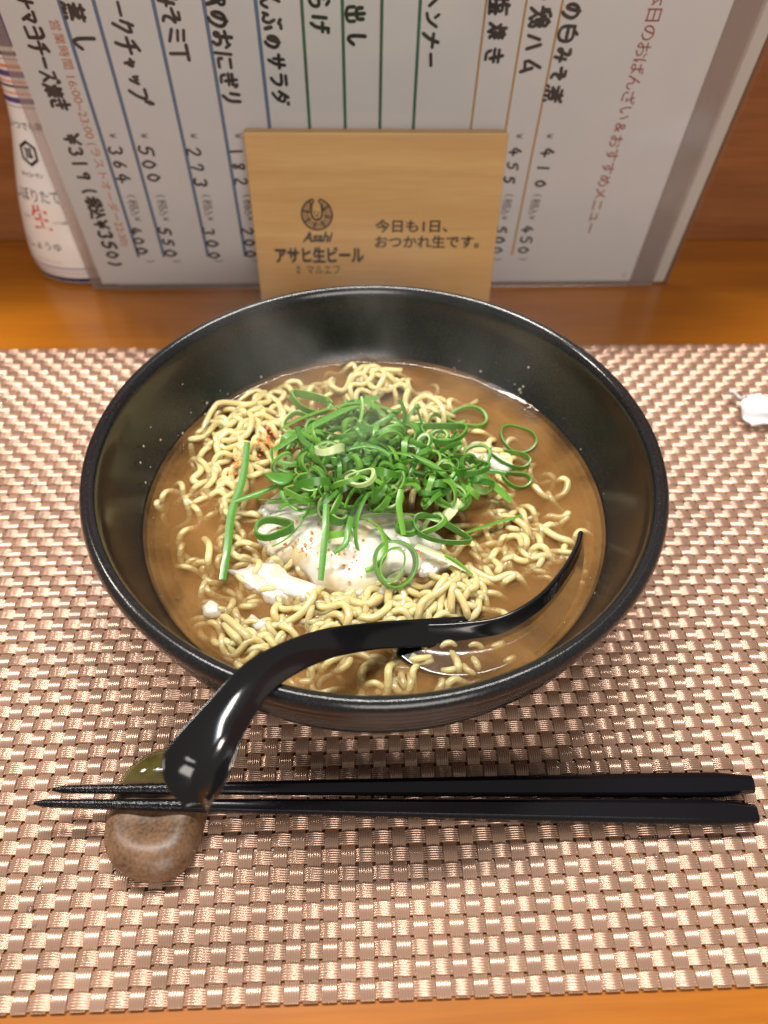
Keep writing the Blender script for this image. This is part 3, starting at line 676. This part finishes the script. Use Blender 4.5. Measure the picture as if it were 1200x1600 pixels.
f = grid_faces(m_, ns, cv=True); f.append(tuple(range(ns))); f.append(tuple((m_ - 1) * ns + k for k in range(ns))[::-1])
hd_ = mesh('spoon_handle', v, f, 'spoonblack')
handle = obj('handle', hd_, spoon)
sub = handle.modifiers.new('sub', 'SUBSURF'); sub.levels = 1; sub.render_levels = 2
# scoop: far edge just breaks the surface, near edge hugs the bowl wall under the broth
FE = smooth_path([(14, 121.5, 43.0), (28.1, 121.6, 42.8), (45.0, 123.5, 43.0), (58.9, 131.2, 43.1), (69.8, 142.5, 43.0), (76.8, 152.6, 42.6), (80.3, 160.0, 41.4)], 6)
nf_ = len(FE); v = []; nsc = 12
for i, q in enumerate(FE):
    t_ = i / (nf_ - 1); d = Vector((q.x - 5, q.y - 177.5)); a = math.atan2(d.y, d.x); R_ = 82.0
    n_ = Vector((5 + R_ * math.cos(a - .16 + .32 * t_ * .4), 177.5 + R_ * math.sin(a - .16 + .32 * t_ * .4)))
    wid = math.sin(math.pi * min(1, .06 + .94 * t_)) ** .6 if t_ < 1 else .0
    n_ = Vector((q.x, q.y)) .lerp(n_, max(.02, wid))
    for k in range(nsc):
        s_ = k / (nsc - 1); X = q.x + (n_.x - q.x) * s_; Y = q.y + (n_.y - q.y) * s_
        Z = q.z - 5.6 * math.sin(1.5708 * min(1, s_ * 1.9)) * (.25 + .75 * wid)
        v.append((X / 1000 - sr.x, Y / 1000 - sr.y, Z / 1000 - sr.z))
sc = obj('scoop', mesh('spoon_scoop', v, grid_faces(nf_, nsc), 'spoonblack'), spoon)
so = sc.modifiers.new('solid', 'SOLIDIFY'); so.thickness = .0018; so.offset = 0
sb_ = sc.modifiers.new('sub', 'SUBSURF'); sb_.levels = 1; sb_.render_levels = 2

# ------------------------------------------------------------------ chopsticks
def chopstick(tip, end, label, rotx):
    tip = Vector(tip); end = Vector(end); root = obj('chopstick', None, loc=(tip + end) / 2, label=label, cat='chopstick', group='pair of black chopsticks')
    o = Vector(root.location); ax = (end - tip).normalized(); s = Vector((0, 0, 1)).cross(ax).normalized(); u = ax.cross(s)
    def part(t0, t1, nm, mt):
        v = []; n = 14; k = 24
        for i in range(n + 1):
            t = t0 + (t1 - t0) * i / n; r = .0011 + .0027 * min(1, t * 1.12) ** .9
            if t < .012: r *= (.35 + .65 * (t / .012) ** .5)
            if t > .985: r *= 1 - .28 * ((t - .985) / .015) ** 2
            p = tip.lerp(end, t) - o
            for j in range(k):
                a = 2 * math.pi * j / k + rotx; sq = 1 / max(abs(math.cos(a - rotx)), abs(math.sin(a - rotx))) ; six = min(sq, 1.16)
                q = min(1, max(0, (t - .1) / .3)); rr = r * ((1 - q) * 1.05 + q * six)
                v.append(p + s * (rr * math.cos(a)) + u * (rr * math.sin(a)))
        f = grid_faces(n + 1, k, cv=True); f.append(tuple(range(k))[::-1]); f.append(tuple(n * k + j for j in range(k)))
        me_ = mesh(nm, v, f, mt); 
        obj(nm, me_, root)
        try: me_.set_sharp_from_angle(angle=.5)
        except Exception: pass
    part(.20, 1, 'shaft', 'stick'); part(0, .20, 'tip', 'sticktip')
chopstick((-.1010, .0775, .0150), (.1250, .0705, .0062), 'black lacquered chopstick nearer the front edge of the placemat', .12)
chopstick((-.0965, .0815, .0150), (.1272, .0800, .0062), 'black lacquered chopstick nearer the noodle bowl', .35)

# chopstick rest
nu, nv = 64, 20; v = []
for i in range(nu):
    a = 2 * math.pi * i / nu; ca, sa = math.cos(a), math.sin(a)
    rx = .0172 * (1 - .05 * math.cos(2 * a)); ry = .0215
    R_ = 1 / ((abs(ca) ** 2.3 + abs(sa) ** 2.3) ** (1 / 2.3))
    for j in range(nv):
        t = j / (nv - 3)
        if j <= nv - 4:
            x = rx * R_ * ca * t; y = ry * R_ * sa * t
            z = .0128 * max(0, 1 - t ** 3.2) ** .55
            z -= .0050 * math.exp(-((y - .0005) / .0065) ** 2 - (x / .016) ** 2 * .5) * (1 - t * .4)
            z -= .0034 * math.exp(-((y + .0065) / .006) ** 2 - (x / .010) ** 2)
            z += .0022
        else:
            q = (nv - 1 - j) / 3; x = rx * R_ * ca * (.80 + .2 * q); y = ry * R_ * sa * (.80 + .2 * q); z = .0022 * q
        x += .0022 * (y / .02) ** 2 - .001
        v.append((x, y, z))
v.append((0, 0, .0)); f = grid_faces(nu, nv, cu=True)
cr_ = obj('chopstick_rest', mesh('chopstick_rest', v, f, 'rest'), loc=(-.0640, .0765, .0020), rot=(0, 0, -.12), label='brown stoneware chopstick rest with green glazed back end', cat='chopstick rest')
ss = cr_.modifiers.new('sub', 'SUBSURF'); ss.levels = 1; ss.render_levels = 1

# ------------------------------------------------------------------ lettering helpers
_gcache = {}
def glyph(text, size=1.0, bold=0.0, shear=0.0):
    key = (text, bold, shear)
    if key not in _gcache:
        cu = bpy.data.curves.new('lettering', 'FONT'); cu.body = text; cu.size = 1.0; cu.offset = bold; cu.shear = shear
        cu.align_x = 'CENTER'; cu.align_y = 'CENTER'; cu.resolution_u = 3; cu.dimensions = '2D'; cu.fill_mode = 'BOTH'
        o = bpy.data.objects.new('lettering', cu); C.objects.link(o); bpy.context.view_layer.update()
        dg = bpy.context.evaluated_depsgraph_get(); mm = o.evaluated_get(dg).to_mesh()
        vv = [(p.co.x, p.co.y) for p in mm.vertices]; ff = [tuple(p.vertices) for p in mm.polygons]
        o.evaluated_get(dg).to_mesh_clear(); bpy.data.objects.remove(o); bpy.data.curves.remove(cu)
        if vv:
            x0 = min(p[0] for p in vv); x1 = max(p[0] for p in vv); y0 = min(p[1] for p in vv); y1 = max(p[1] for p in vv)
        else: x0 = x1 = y0 = y1 = 0
        _gcache[key] = (vv, ff, (x0, x1, y0, y1))
    return _gcache[key]
G = {'ナ': "0696;594410", 'マ': "188854;3662", 'ヨ': "188881;1585;1181", 'チ': "7927;0595;585330", 'ー': "1585", 'ズ': "187811;4581;7989;8998",
 '焼': "1625;4735;393400;3341;5898;7976;5696;6765;8785;5494;6450;848191", 'き': "1787;1585;4963;233171",
 '蒸': "1898;3937;7977;367655;5653;154523;8664;6493;2383;2110;4140;6160;8190", 'し': "39325083", 'ケ': "3915;2797;676330", 'ク': "3914;278830", 'ャ': "158663;3750",
 'ッ': "1623;4654;866240", 'プ': "07775310;8699999788", 'み': "286821122493;8660", 'そ': "287835;0596544170", 'ミ': "2988;2685;1381", '丁': "0898;5850",
 '釈': "4918;0656;3830;3502;3553;6999966669;656250;7690", 'の': "5831132768957150", 'お': "0667;39311113648260;7896", 'に': "1810;4797;434191",
 'ぎ': "1787;1585;4963;233171;8998;7988", 'り': "2924;797340", 'ん': "591044517093", 'ぶ': "4968;46634021;1301;8491;8999;7989", 'サ': "0696;3933;797440",
 'ラ': "2989;16967230", 'ダ': "4904;37876310;3563;8999", 'ら': "4968;373475825021", 'げ': "1811;4696;797350;8999;7879", '出': "5950;28258588;14109094",
 'で': "1888445170;7685;8796", 'ヘ': "043792", 'ン': "1836;115297", '塩': "0636;2822;0133;5946;5898;5686845456;4393;5350;6360;8380;3090",
 '鶏': "4918;1716;2726;4746;0555;353300;3350;7968;6863;68989666;6595;6494;63939080;5150;7271", 'ハ': "3711;6891", 'ム': "591182;6590", 'こ': "288867;132191",
 '白': "5937;1710909717;1494", '煮': "2888;5956;0696;9913;3585823235;3484;1100;3130;6160;9190", '税': "4918;0656;3830;3502;3553;6968;8988;6797946467;7450;848091",
 '込': "1927;05252200;2190;596843;6793", '¥': "195599;5550;2585;2383", '0': "59262350838659", '1': "5950", '2': "274978752080", '3': "28598755836021",
 '4': "591393;6660", '5': "89392566835021", '6': "69243070835523", '7': "26298950", '8': "7849277350227678", '9': "88592745878860", '(': "69363360", ')': "39666330", 'ロ': "1710909717"}
def stroke_poly(pts, w, z):
    """round-ended flat ribbon through 2-D points"""
    v, f = [], []; n = len(pts)
    for i in range(n - 1):
        a = Vector(pts[i]); b = Vector(pts[i + 1]); d = b - a
        if d.length < 1e-9: continue
        d.normalize(); s = Vector((-d.y, d.x)) * w * .5; o0 = len(v)
        v += [(*(a + s), z), (*(a - s), z), (*(b - s), z), (*(b + s), z)]; f.append((o0, o0 + 1, o0 + 2, o0 + 3)); z += 2e-7
    for p in pts:
        o0 = len(v); v += [(p[0] + w * .5 * math.cos(q * .7854), p[1] + w * .5 * math.sin(q * .7854), z) for q in range(8)]; f.append(tuple(o0 + q for q in range(8))); z += 2e-7
    return v, f, z
def chaikin(p):
    if len(p) < 3: return p
    out = [p[0]]
    for a, b in zip(p, p[1:]):
        out += [(a[0] * .75 + b[0] * .25, a[1] * .75 + b[1] * .25), (a[0] * .25 + b[0] * .75, a[1] * .25 + b[1] * .75)]
    return out + [p[-1]]
def hand_line(text, start, end, size, w, z=.00018, narrow=.8):
    """handwriting in page space: runs from w=start down to w=end, returned in (along, up)"""
    v, f = [], []; n = len(text); rnd = random.Random(text + str(start))
    for i, ch in enumerate(text):
        if ch == ' ': continue
        pos = start + (end - start) * ((i + .5) / n); s = size * rnd.uniform(.88, 1.1); adv = abs(end - start) / n
        sx = min(s * narrow, adv * .86) * (.45 if ch in '1()' else 1); if_small = .62 if ch in 'ャッ' else 1
        sx *= if_small; sy = s * if_small; sl = rnd.uniform(-.05, .12); dy = rnd.uniform(-.06, .06) * size; ro = rnd.uniform(-.07, .07)
        for st in G[ch].split(';'):
            pts = [(int(st[q]), int(st[q + 1])) for q in range(0, len(st), 2)]
            pp = [((a / 9 - .5) * sx + rnd.uniform(-.02, .02) * size, (b / 9 - .5) * sy + rnd.uniform(-.02, .02) * size) for a, b in pts]
            pp = [(a + b * sl - b * ro, b + a * ro) for a, b in pp]
            if len(pp) > 3: pp = chaikin(chaikin(pp))
            elif len(pp) == 3: pp = chaikin(pp)
            pp = [(-pos + a, dy + b) for a, b in pp]
            v2, f2, z = stroke_poly(pp, w * rnd.uniform(.9, 1.12), z); o0 = len(v); v += v2; f += [tuple(o0 + q for q in t) for t in f2]
    return v, f
def font_line(text, start, end, size, bold=0, z=.00016, sx=1.0):
    v, f = [], []; n = len(text)
    for i, ch in enumerate(text):
        if ch == ' ': continue
        pos = start + (end - start) * ((i + .5) / n); vv, ff, bb = glyph(ch, bold=bold)
        if not vv: continue
        cx0 = (bb[0] + bb[1]) / 2; cy0 = .33 if not ch in 'ー~-' else (bb[2] + bb[3]) / 2
        cy0 = (bb[2] + bb[3]) / 2
        o0 = len(v); v += [(-pos + (a - cx0) * size * sx, (b - cy0) * size, z) for a, b in vv]; f += [tuple(o0 + q for q in t) for t in ff]
    return v, f

# ------------------------------------------------------------------ menu in its clear sleeve (page turned a quarter clockwise)
t7 = math.radians(7)
menu = obj('menu', None, loc=(-.1532, .3862, 0), rot=(math.radians(90) + t7, 0, .006), label='handwritten menu page in a clear sleeve standing sideways behind the bowl', cat='menu')
def mpart(name, v, f, mt, lab=None, smooth=False):
    on_page = name.endswith('_text') or name in ('ruled_line', 'page_mark')
    return obj(name, mesh(name, v, f, mt, smooth), page if on_page else menu, label=lab)
page = None
page = mpart('page', *box(.0015, .3215, .0035, .212, -.0006, 0), 'paper')
mpart('back_page', *box(.010, .3440, .0012, .214, -.0030, -.0016), 'paper2', 'white sheet showing beside the front page')
mpart('sleeve', [(-.0045, .0, .0004), (.3465, .0, .0004), (.3465, .2165, .0004), (-.0045, .2165, .0004)], [(0, 1, 2, 3)], 'sleeve')
mpart('sleeve_seam', *box(.3218, .3362, .0006, .2165, .0006, .0009), 'sleeveband', 'greyish seam band right of the page')
mpart('sleeve_seam', *box(-.0045, .0012, .0006, .2165, .0006, .0009), 'sleeveband')
mpart('sleeve_seam', *box(.0015, .3215, .0002, .0034, .0006, .0009), 'sleeveband')
mpart('sleeve_backing', *box(.3442, .3462, 0, .2165, -.0030, -.0012), 'edge', 'thin brown edge at the right of the sleeve')
def turned(vf, u):     # (along, up) -> page: along runs down, up runs right
    v, f = vf; return [(u + b, -a, z) for a, b, z in v], f
for u, mt in ((.0280, 'blue'), (.0426, 'blue'), (.0678, 'blue'), (.0893, 'blue'), (.1116, 'blue'), (.1314, 'green'), (.1490, 'green'), (.1662, 'green'), (.1829, 'green'), (.2118, 'ochre'), (.2294, 'ochre'), (.2453, 'ochre')):
    wd = .00075 if mt != 'ochre' else .0005
    if mt == 'blue': wd = .00085
    mpart('ruled_line', *box(u - wd, u + wd, .0222, .2, .00002, .00012), mt)
HANDS = [('ナマヨチーズ焼き', .1535, .1050, .013, .0082), ('¥319', .0945, .0690, .0131, .0068), ('(税込¥350)', .0665, .0145, .0132, .0070),
         ('蒸し', .1530, .1290, .0335, .0094), ('364', .0890, .0672, .0330, .0062), ('400', .0430, .0235, .0305, .0060),
         ('ロークチャップ', .1590, .1080, .0520, .0088), ('500', .0890, .0675, .0480, .0066), ('550', .0430, .0215, .0468, .0066),
         ('みそミ丁', .1560, .1270, .0745, .0085), ('273', .0890, .0640, .0722, .0064), ('300', .0430, .0195, .0712, .0066),
         ('釈のおにぎり', .1570, .1070, .0950, .0080), ('182', .0890, .0650, .0935, .0064), ('200', .0430, .0205, .0925, .0064),
         ('んぶのサラダ', .1560, .1070, .1180, .0078), ('らげ', .1560, .1385, .1385, .0080), ('で出し', .1620, .1320, .1550, .0082), ('ヘンナー', .1570, .1240, .1888, .0078),
         ('塩焼き', .1560, .1250, .2180, .0086), ('の鶏ハム', .1610, .1210, .2365, .0086), ('455', .0890, .0655, .2360, .0060), ('500', .0430, .0225, .2360, .0058),
         ('の白みそ煮', .1530, .1090, .2505, .0078), ('410', .0890, .0630, .2530, .0060), ('450', .0430, .0225, .2516, .0060)]
for tx, s_, e_, u, sz in HANDS:
    mpart('handwritten_text', *turned(hand_line(tx, s_, e_, sz, .00155 if tx[0] not in '012345' else .00125), u), 'marker')
for u in (.0338, .0492, .0735, .0955, .1195, .1400, .1570, .1740, .1905, .2195, .2370, .2525):
    a = font_line('¥', .0950, .0905, .0050); b = font_line('(税込', .0625, .0490, .0056); c_ = font_line('¥', .0485, .0450, .0045); d_ = font_line(')', .0205, .0185, .0058)
    v, f = [], []
    for q in (a, b, c_, d_):
        o0 = len(v); v += q[0]; f += [tuple(o0 + i for i in t) for t in q[1]]
    mpart('printed_price_text', *turned((v, f), u), 'smallink')
mpart('title_text', *turned(font_line('本日のおばんざい&おすすめメニュー', .1578, .0365, .0077, .004), .2874), 'red', 'red printed title running down the right of the page')
mpart('footer_text', *turned(font_line('営業時間', .1440, .1230, .0050, .008), .0232), 'orange')
def whole_line(text, start, end, size, bold=0, z=.00016):
    vv, ff, bb = glyph(text, bold=bold); k_ = (start - end) / (bb[1] - bb[0]); cy0 = (bb[2] + bb[3]) / 2
    return [(-start + (a - bb[0]) * k_, (b - cy0) * size, z) for a, b in vv], ff
mpart('footer_text', *turned(whole_line('16:00~23:00 (ラストオーダー22:30)', .1205, .0300, .0056, .004), .0224), 'orange', 'orange printed opening hours')
mpart('page_mark', *turned(font_line('11', .0095, .0055, .0032, .01), .3170), 'smallink')

# ------------------------------------------------------------------ wooden sign
t75 = math.radians(7.5)
sign = obj('wooden_sign', None, loc=(.01125, .352, .0002), rot=(math.radians(90) - t75, 0, 0), label='small plain wooden table sign with burnt-in beer lettering', cat='sign')
bd = bevel(mesh('sign_board', *box(-.06475, .06475, 0, .0985, -.008, 0), 'signwood', False), .0008)
board = obj('board', bd, sign)
obj('stand', bevel(mesh('sign_stand', *box(-.06, .06, 0, .010, -.030, -.0082), 'signwood', False), .0008), sign)
def sgn(text, x0, x1, y0, y1, nm, bold=0, shear=0, mt='ink', z=.00012, lab=None):
    vv, ff, bb = glyph(text, bold=bold, shear=shear); sx = (x1 - x0) / (bb[1] - bb[0]); sy = (y1 - y0) / (bb[3] - bb[2])
    obj(nm, mesh(nm, [(x0 - .01125 + (a - bb[0]) * sx, y0 + (b - bb[2]) * sy, z) for a, b in vv], ff, mt, False), board, label=lab)
sgn('Asahi', -.0282, -.0118, .0452, .0508, 'maker_lettering', .035, .35)
sgn('アサヒ生ビール', -.0434, .0046, .0338, .0428, 'product_lettering', .045)
sgn('マルエフ', -.0268, -.0088, .0276, .0324, 'subtitle_lettering', .004)
sgn('通', -.0326, -.0304, .0302, .0324, 'subtitle_lettering', 0); sgn('称', -.0326, -.0304, .0276, .0298, 'subtitle_lettering', 0)
sgn('今日も1日、', .0105, .0492, .0502, .0572, 'slogan_lettering', .022)
sgn('おつかれ生です。', .0105, .0668, .0420, .0488, 'slogan_lettering', .022)
# round emblem: open ring of feathers
v, f = [], []; z = .00012; ex, ey, er = -.0198 - .01125, .0597, .0084
def add(pts, w):
    global z, v, f
    a, b, z = stroke_poly(pts, w, z); o0 = len(v); v += a; f += [tuple(o0 + q for q in t) for t in b]
def pol(a, r): return (ex + r * math.cos(a), ey + r * math.sin(a))
add([pol(math.radians(90 + 14 + k * 332 / 46), er * .94) for k in range(47)], .00085)
add([pol(math.radians(104), er * .94), pol(math.radians(101), er * .80), pol(math.radians(112), er * .70)], .0008)
add([pol(math.radians(76), er * .94), pol(math.radians(79), er * .80), pol(math.radians(68), er * .70)], .0008)
U_ = [(ex - er * .30, ey + er * .62), (ex - er * .36, ey + er * .1), (ex - er * .26, ey - er * .22), (ex, ey - er * .38), (ex + er * .26, ey - er * .22), (ex + er * .36, ey + er * .1), (ex + er * .30, ey + er * .62)]
add(chaikin(chaikin(U_)), .0011)
for k in range(34):
    a = math.radians(118 + k * 304 / 33); b0 = .50 if abs(math.sin(a)) < .8 or math.sin(a) < 0 else .62
    add([pol(a, er * b0), pol(a, er * .88)], .00036 if k % 5 else .0009)
add([(ex - er * .16, ey + er * .26), (ex - er * .14, ey), (ex - er * .02, ey - er * .08)], .0004); add([(ex, ey + er * .18), (ex + er * .14, ey + er * .12), (ex + er * .04, ey - er * .04)], .0004); add([(ex + er * .03, ey - er * .05), (ex + er * .03, ey - er * .24)], .0004)
obj('emblem', mesh('emblem', v, f, 'ink', False), board, label='round dark winged emblem with an open top')

# ------------------------------------------------------------------ soy sauce bottle
BAX, BAY, BFL = -.1645, .4155, .76
bot = obj('soy_sauce_bottle', None, loc=(BAX, BAY, .0005), label='white striped soy sauce squeeze bottle half hidden behind the menu', cat='bottle')
bp_ = [(0, .0003), (.0295, .0003), (.0322, .0018), (.0336, .0060), (.0342, .012), (.0335, .022), (.0312, .037), (.0288, .049), (.0248, .064), (.0200, .082), (.0180, .094), (.0170, .106), (.0166, .118), (.0170, .132), (.0172, .150), (.0160, .162), (.0110, .170), (.0, .171)]
bprof = [(p.x, p.y) for p in smooth_path([(r, z, 0) for r, z in bp_], 6)]
def brad(z):
    for (r0, z0), (r1, z1) in zip(bprof[8:], bprof[9:]):
        if z0 <= z <= z1 and z1 > z0: return r0 + (r1 - r0) * (z - z0) / (z1 - z0)
    return .0170
def flat(v): return [(x, y * BFL, z) for x, y, z in v]
v, f = lathe(bprof, 64); bbody = obj('body', mesh('bottle_body', flat(v), f, 'bwhite'), bot)
v, f = lathe([(.0105, .168), (.0120, .1695), (.0122, .186), (.0110, .188), (0, .188)], 48); obj('cap', mesh('bottle_cap', flat(v), f, 'bred'), bot)
def band(z0, z1, mt, e=.00012, lab=None):
    pr = [(brad(z0 + (z1 - z0) * k / 4) + e, z0 + (z1 - z0) * k / 4) for k in range(5)]
    v, f = lathe(pr, 64); obj('band', mesh('bottle_band', flat(v), f, mt), bbody, label=lab)
band(.1215, .1650, 'navy', lab='navy blue upper band of the bottle label')
for z0, z1, mt in ((.1176, .1195, 'navy'), (.1158, .1163, 'lightblue'), (.1120, .1136, 'peach'), (.1080, .1108, 'purple'), (.1055, .1063, 'peach'), (.1032, .1044, 'navy'), (.1002, .1010, 'peach'), (.0960, .0986, 'purple'), (.0940, .0944, 'lightblue'),
                   (.0100, .0109, 'lightblue'), (.0078, .0086, 'bpink'), (.0060, .0066, 'bpink'), (.0010, .0040, 'navy')): band(z0, z1, mt)
def wrap(pts, e=.0002):
    out = []
    for x, z in pts:
        r = brad(z); x = max(-r * .995, min(r * .995, x)); out.append((x, -BFL * math.sqrt(max(0, r * r - x * x)) - e, z))
    return out
def btext(text, x0, x1, z0, z1, mt, nm='lettering', bold=0):
    vv, ff, bb = glyph(text, bold=bold); sx = (x1 - x0) / (bb[1] - bb[0]); sy = (z1 - z0) / (bb[3] - bb[2])
    obj(nm, mesh(nm, wrap([(x0 + (a - bb[0]) * sx, z0 + (b - bb[2]) * sy) for a, b in vv]), ff, mt, False), bbody)
btext('いつでも新鮮', -.0178, .0060, .0835, .0875, 'ink', bold=.01)
btext('キッコーマン', -.0175, -.0050, .0605, .0632, 'ink', bold=.02)
btext('しぼりたて', -.0268, .0010, .0480, .0548, 'ink')
btext('生', -.0185, -.0080, .0330, .0465, 'bred', bold=.012)
btext('しょうゆ', -.0270, -.0060, .0210, .0258, 'ink')
btext('うまみ', -.0245, -.0200, .0380, .0398, 'smallink'); btext('いつでも新鮮', -.0068, .0020, .0368, .0386, 'smallink')
btext('しぼりたて生しょうゆ', -.0260, -.0090, .0135, .0150, 'gold')
hx, hz, hr = -.0098, .0725, .0064
v = []; f = []
for k in range(6):
    a = math.radians(90 + 60 * k)
    for q in range(4):
        a2 = math.radians(90 + 60 * (k + q / 4))
        p0 = Vector((math.cos(a), math.sin(a))); p1 = Vector((math.cos(a + math.pi / 3), math.sin(a + math.pi / 3))); p = p0.lerp(p1, q / 4)
        v += [(hx + p.x * hr * .86, hz + p.y * hr), (hx + p.x * hr * .62, hz + p.y * hr * .72)]
n6 = 24; f = [(2 * i, 2 * ((i + 1) % n6), 2 * ((i + 1) % n6) + 1, 2 * i + 1) for i in range(n6)]
obj('hexagon_emblem', mesh('hexagon_emblem', wrap(v), f, 'ink', False), bbody, label='black hexagon emblem on the bottle')
btext('萬', hx - .0024, hx + .0024, hz - .0029, hz + .0029, 'ink', 'hexagon_emblem', .01)

# ------------------------------------------------------------------ crumpled tissue at the right edge
nu, nv = 44, 30; v = []
for i in range(nu):
    for j in range(nv):
        s_, t_ = i / (nu - 1), j / (nv - 1) - .5
        wide = .013 + .030 * abs(s_ - .22) ** 1.2 + (.006 if s_ < .22 else 0) * (1 - s_ / .22)
        fold = abs(((t_ * 4.5 + .6 * s_ + .15 * math.sin(s_ * 11)) % 1) * 2 - 1)
        x = .060 * s_ + .0035 * math.sin(t_ * 9) * (1 - s_); y = t_ * wide - .012 * s_
        z = .0012 + (.0105 + .004 * s_) * (1 - (2 * t_) ** 2 * .75) * (.45 + .55 * fold)
        n_ = mnoise.noise(Vector((x * 130, y * 130, 2))); v.append((x + .0012 * n_, y + .0012 * n_, max(.0006, z + .0022 * n_)))
tis = obj('tissue', mesh('tissue', v, grid_faces(nu, nv), 'tissue'), loc=(.1915, .2655, .0018), rot=(0, 0, -.12), label='crumpled white paper tissue at the right edge of placemat', cat='tissue')
tm = tis.modifiers.new('solid', 'SOLIDIFY'); tm.thickness = .0003

# water droplets on the mat in front of the chopsticks
for i, (x, y, r) in enumerate(((84.2, 66.2, .9), (88.1, 65.2, 1.0), (93.0, 65.4, .9), (97.5, 65.6, .7), (87.2, 60.2, .9), (91.8, 60.0, 1.2), (-98, 57.0, .9), (-99.6, 51.5, 1.0), (-97, 47.0, .8))):
    pr = [(0.0, .9)] + [(math.sin(t * .2618), .9 * math.cos(t * .2618)) for t in range(1, 6)] + [(1, 0), (0, -.05)]
    v, f = lathe([(a * r / 1000, b * r * .8 / 1000) for a, b in pr][::-1], 16)
    obj('water_droplet', mesh('water_droplet', v, f, 'water'), loc=(x / 1000, y / 1000, .0012), label='tiny clear water droplet caught in the weave in front of the chopsticks' if x > 0 else 'tiny clear water droplet caught in the weave left of the rest',
        cat='droplet', group='droplets right' if x > 0 else 'droplets left')

# ------------------------------------------------------------------ steam rising from the broth
m = bpy.data.materials.new('steam'); m.use_nodes = True; nt = m.node_tree; nt.nodes.clear()
out = N(nt, 'ShaderNodeOutputMaterial'); tc = N(nt, 'ShaderNodeTexCoord')
ln = N(nt, 'ShaderNodeVectorMath', operation='LENGTH'); mpv = N(nt, 'ShaderNodeMapping'); mpv.inputs['Scale'].default_value = (1 / .078, 1 / .078, 1 / .045)
nt.links.new(tc.outputs['Object'], mpv.inputs[0]); nt.links.new(mpv.outputs[0], ln.inputs[0])
fall = N(nt, 'ShaderNodeMapRange', interpolation_type='SMOOTHSTEP'); fall.inputs[1].default_value = 1.0; fall.inputs[2].default_value = .35; nt.links.new(ln.outputs['Value'], fall.inputs[0])
nz = N(nt, 'ShaderNodeTexNoise'); nz.inputs['Scale'].default_value = 26; nz.inputs['Detail'].default_value = 3; nz.inputs['Distortion'].default_value = .8
nt.links.new(tc.outputs['Object'], nz.inputs['Vector'])
r1 = N(nt, 'ShaderNodeMapRange'); r1.inputs[1].default_value = .46; r1.inputs[2].default_value = .75; r1.inputs[4].default_value = 3.6; nt.links.new(nz.outputs['Fac'], r1.inputs[0])
mu = N(nt, 'ShaderNodeMath', operation='MULTIPLY'); nt.links.new(r1.outputs[0], mu.inputs[0]); nt.links.new(fall.outputs[0], mu.inputs[1])
vsn = N(nt, 'ShaderNodeVolumeScatter'); nt.links.new(mu.outputs[0], vsn.inputs['Density']); vsn.inputs['Color'].default_value = (.97, .97, .97, 1)
nt.links.new(vsn.outputs[0], out.inputs['Volume'])
M['steam'] = m
prs = [(math.sin(math.pi * k / 12) * .080, -.047 * math.cos(math.pi * k / 12)) for k in range(13)]
v, f = lathe(prs, 32)
obj('steam', mesh('steam', v, f, 'steam'), loc=(BX - .006, BY + .020, .0905), label='thin white steam rising over the noodles in the bowl', cat='steam', kind='stuff')
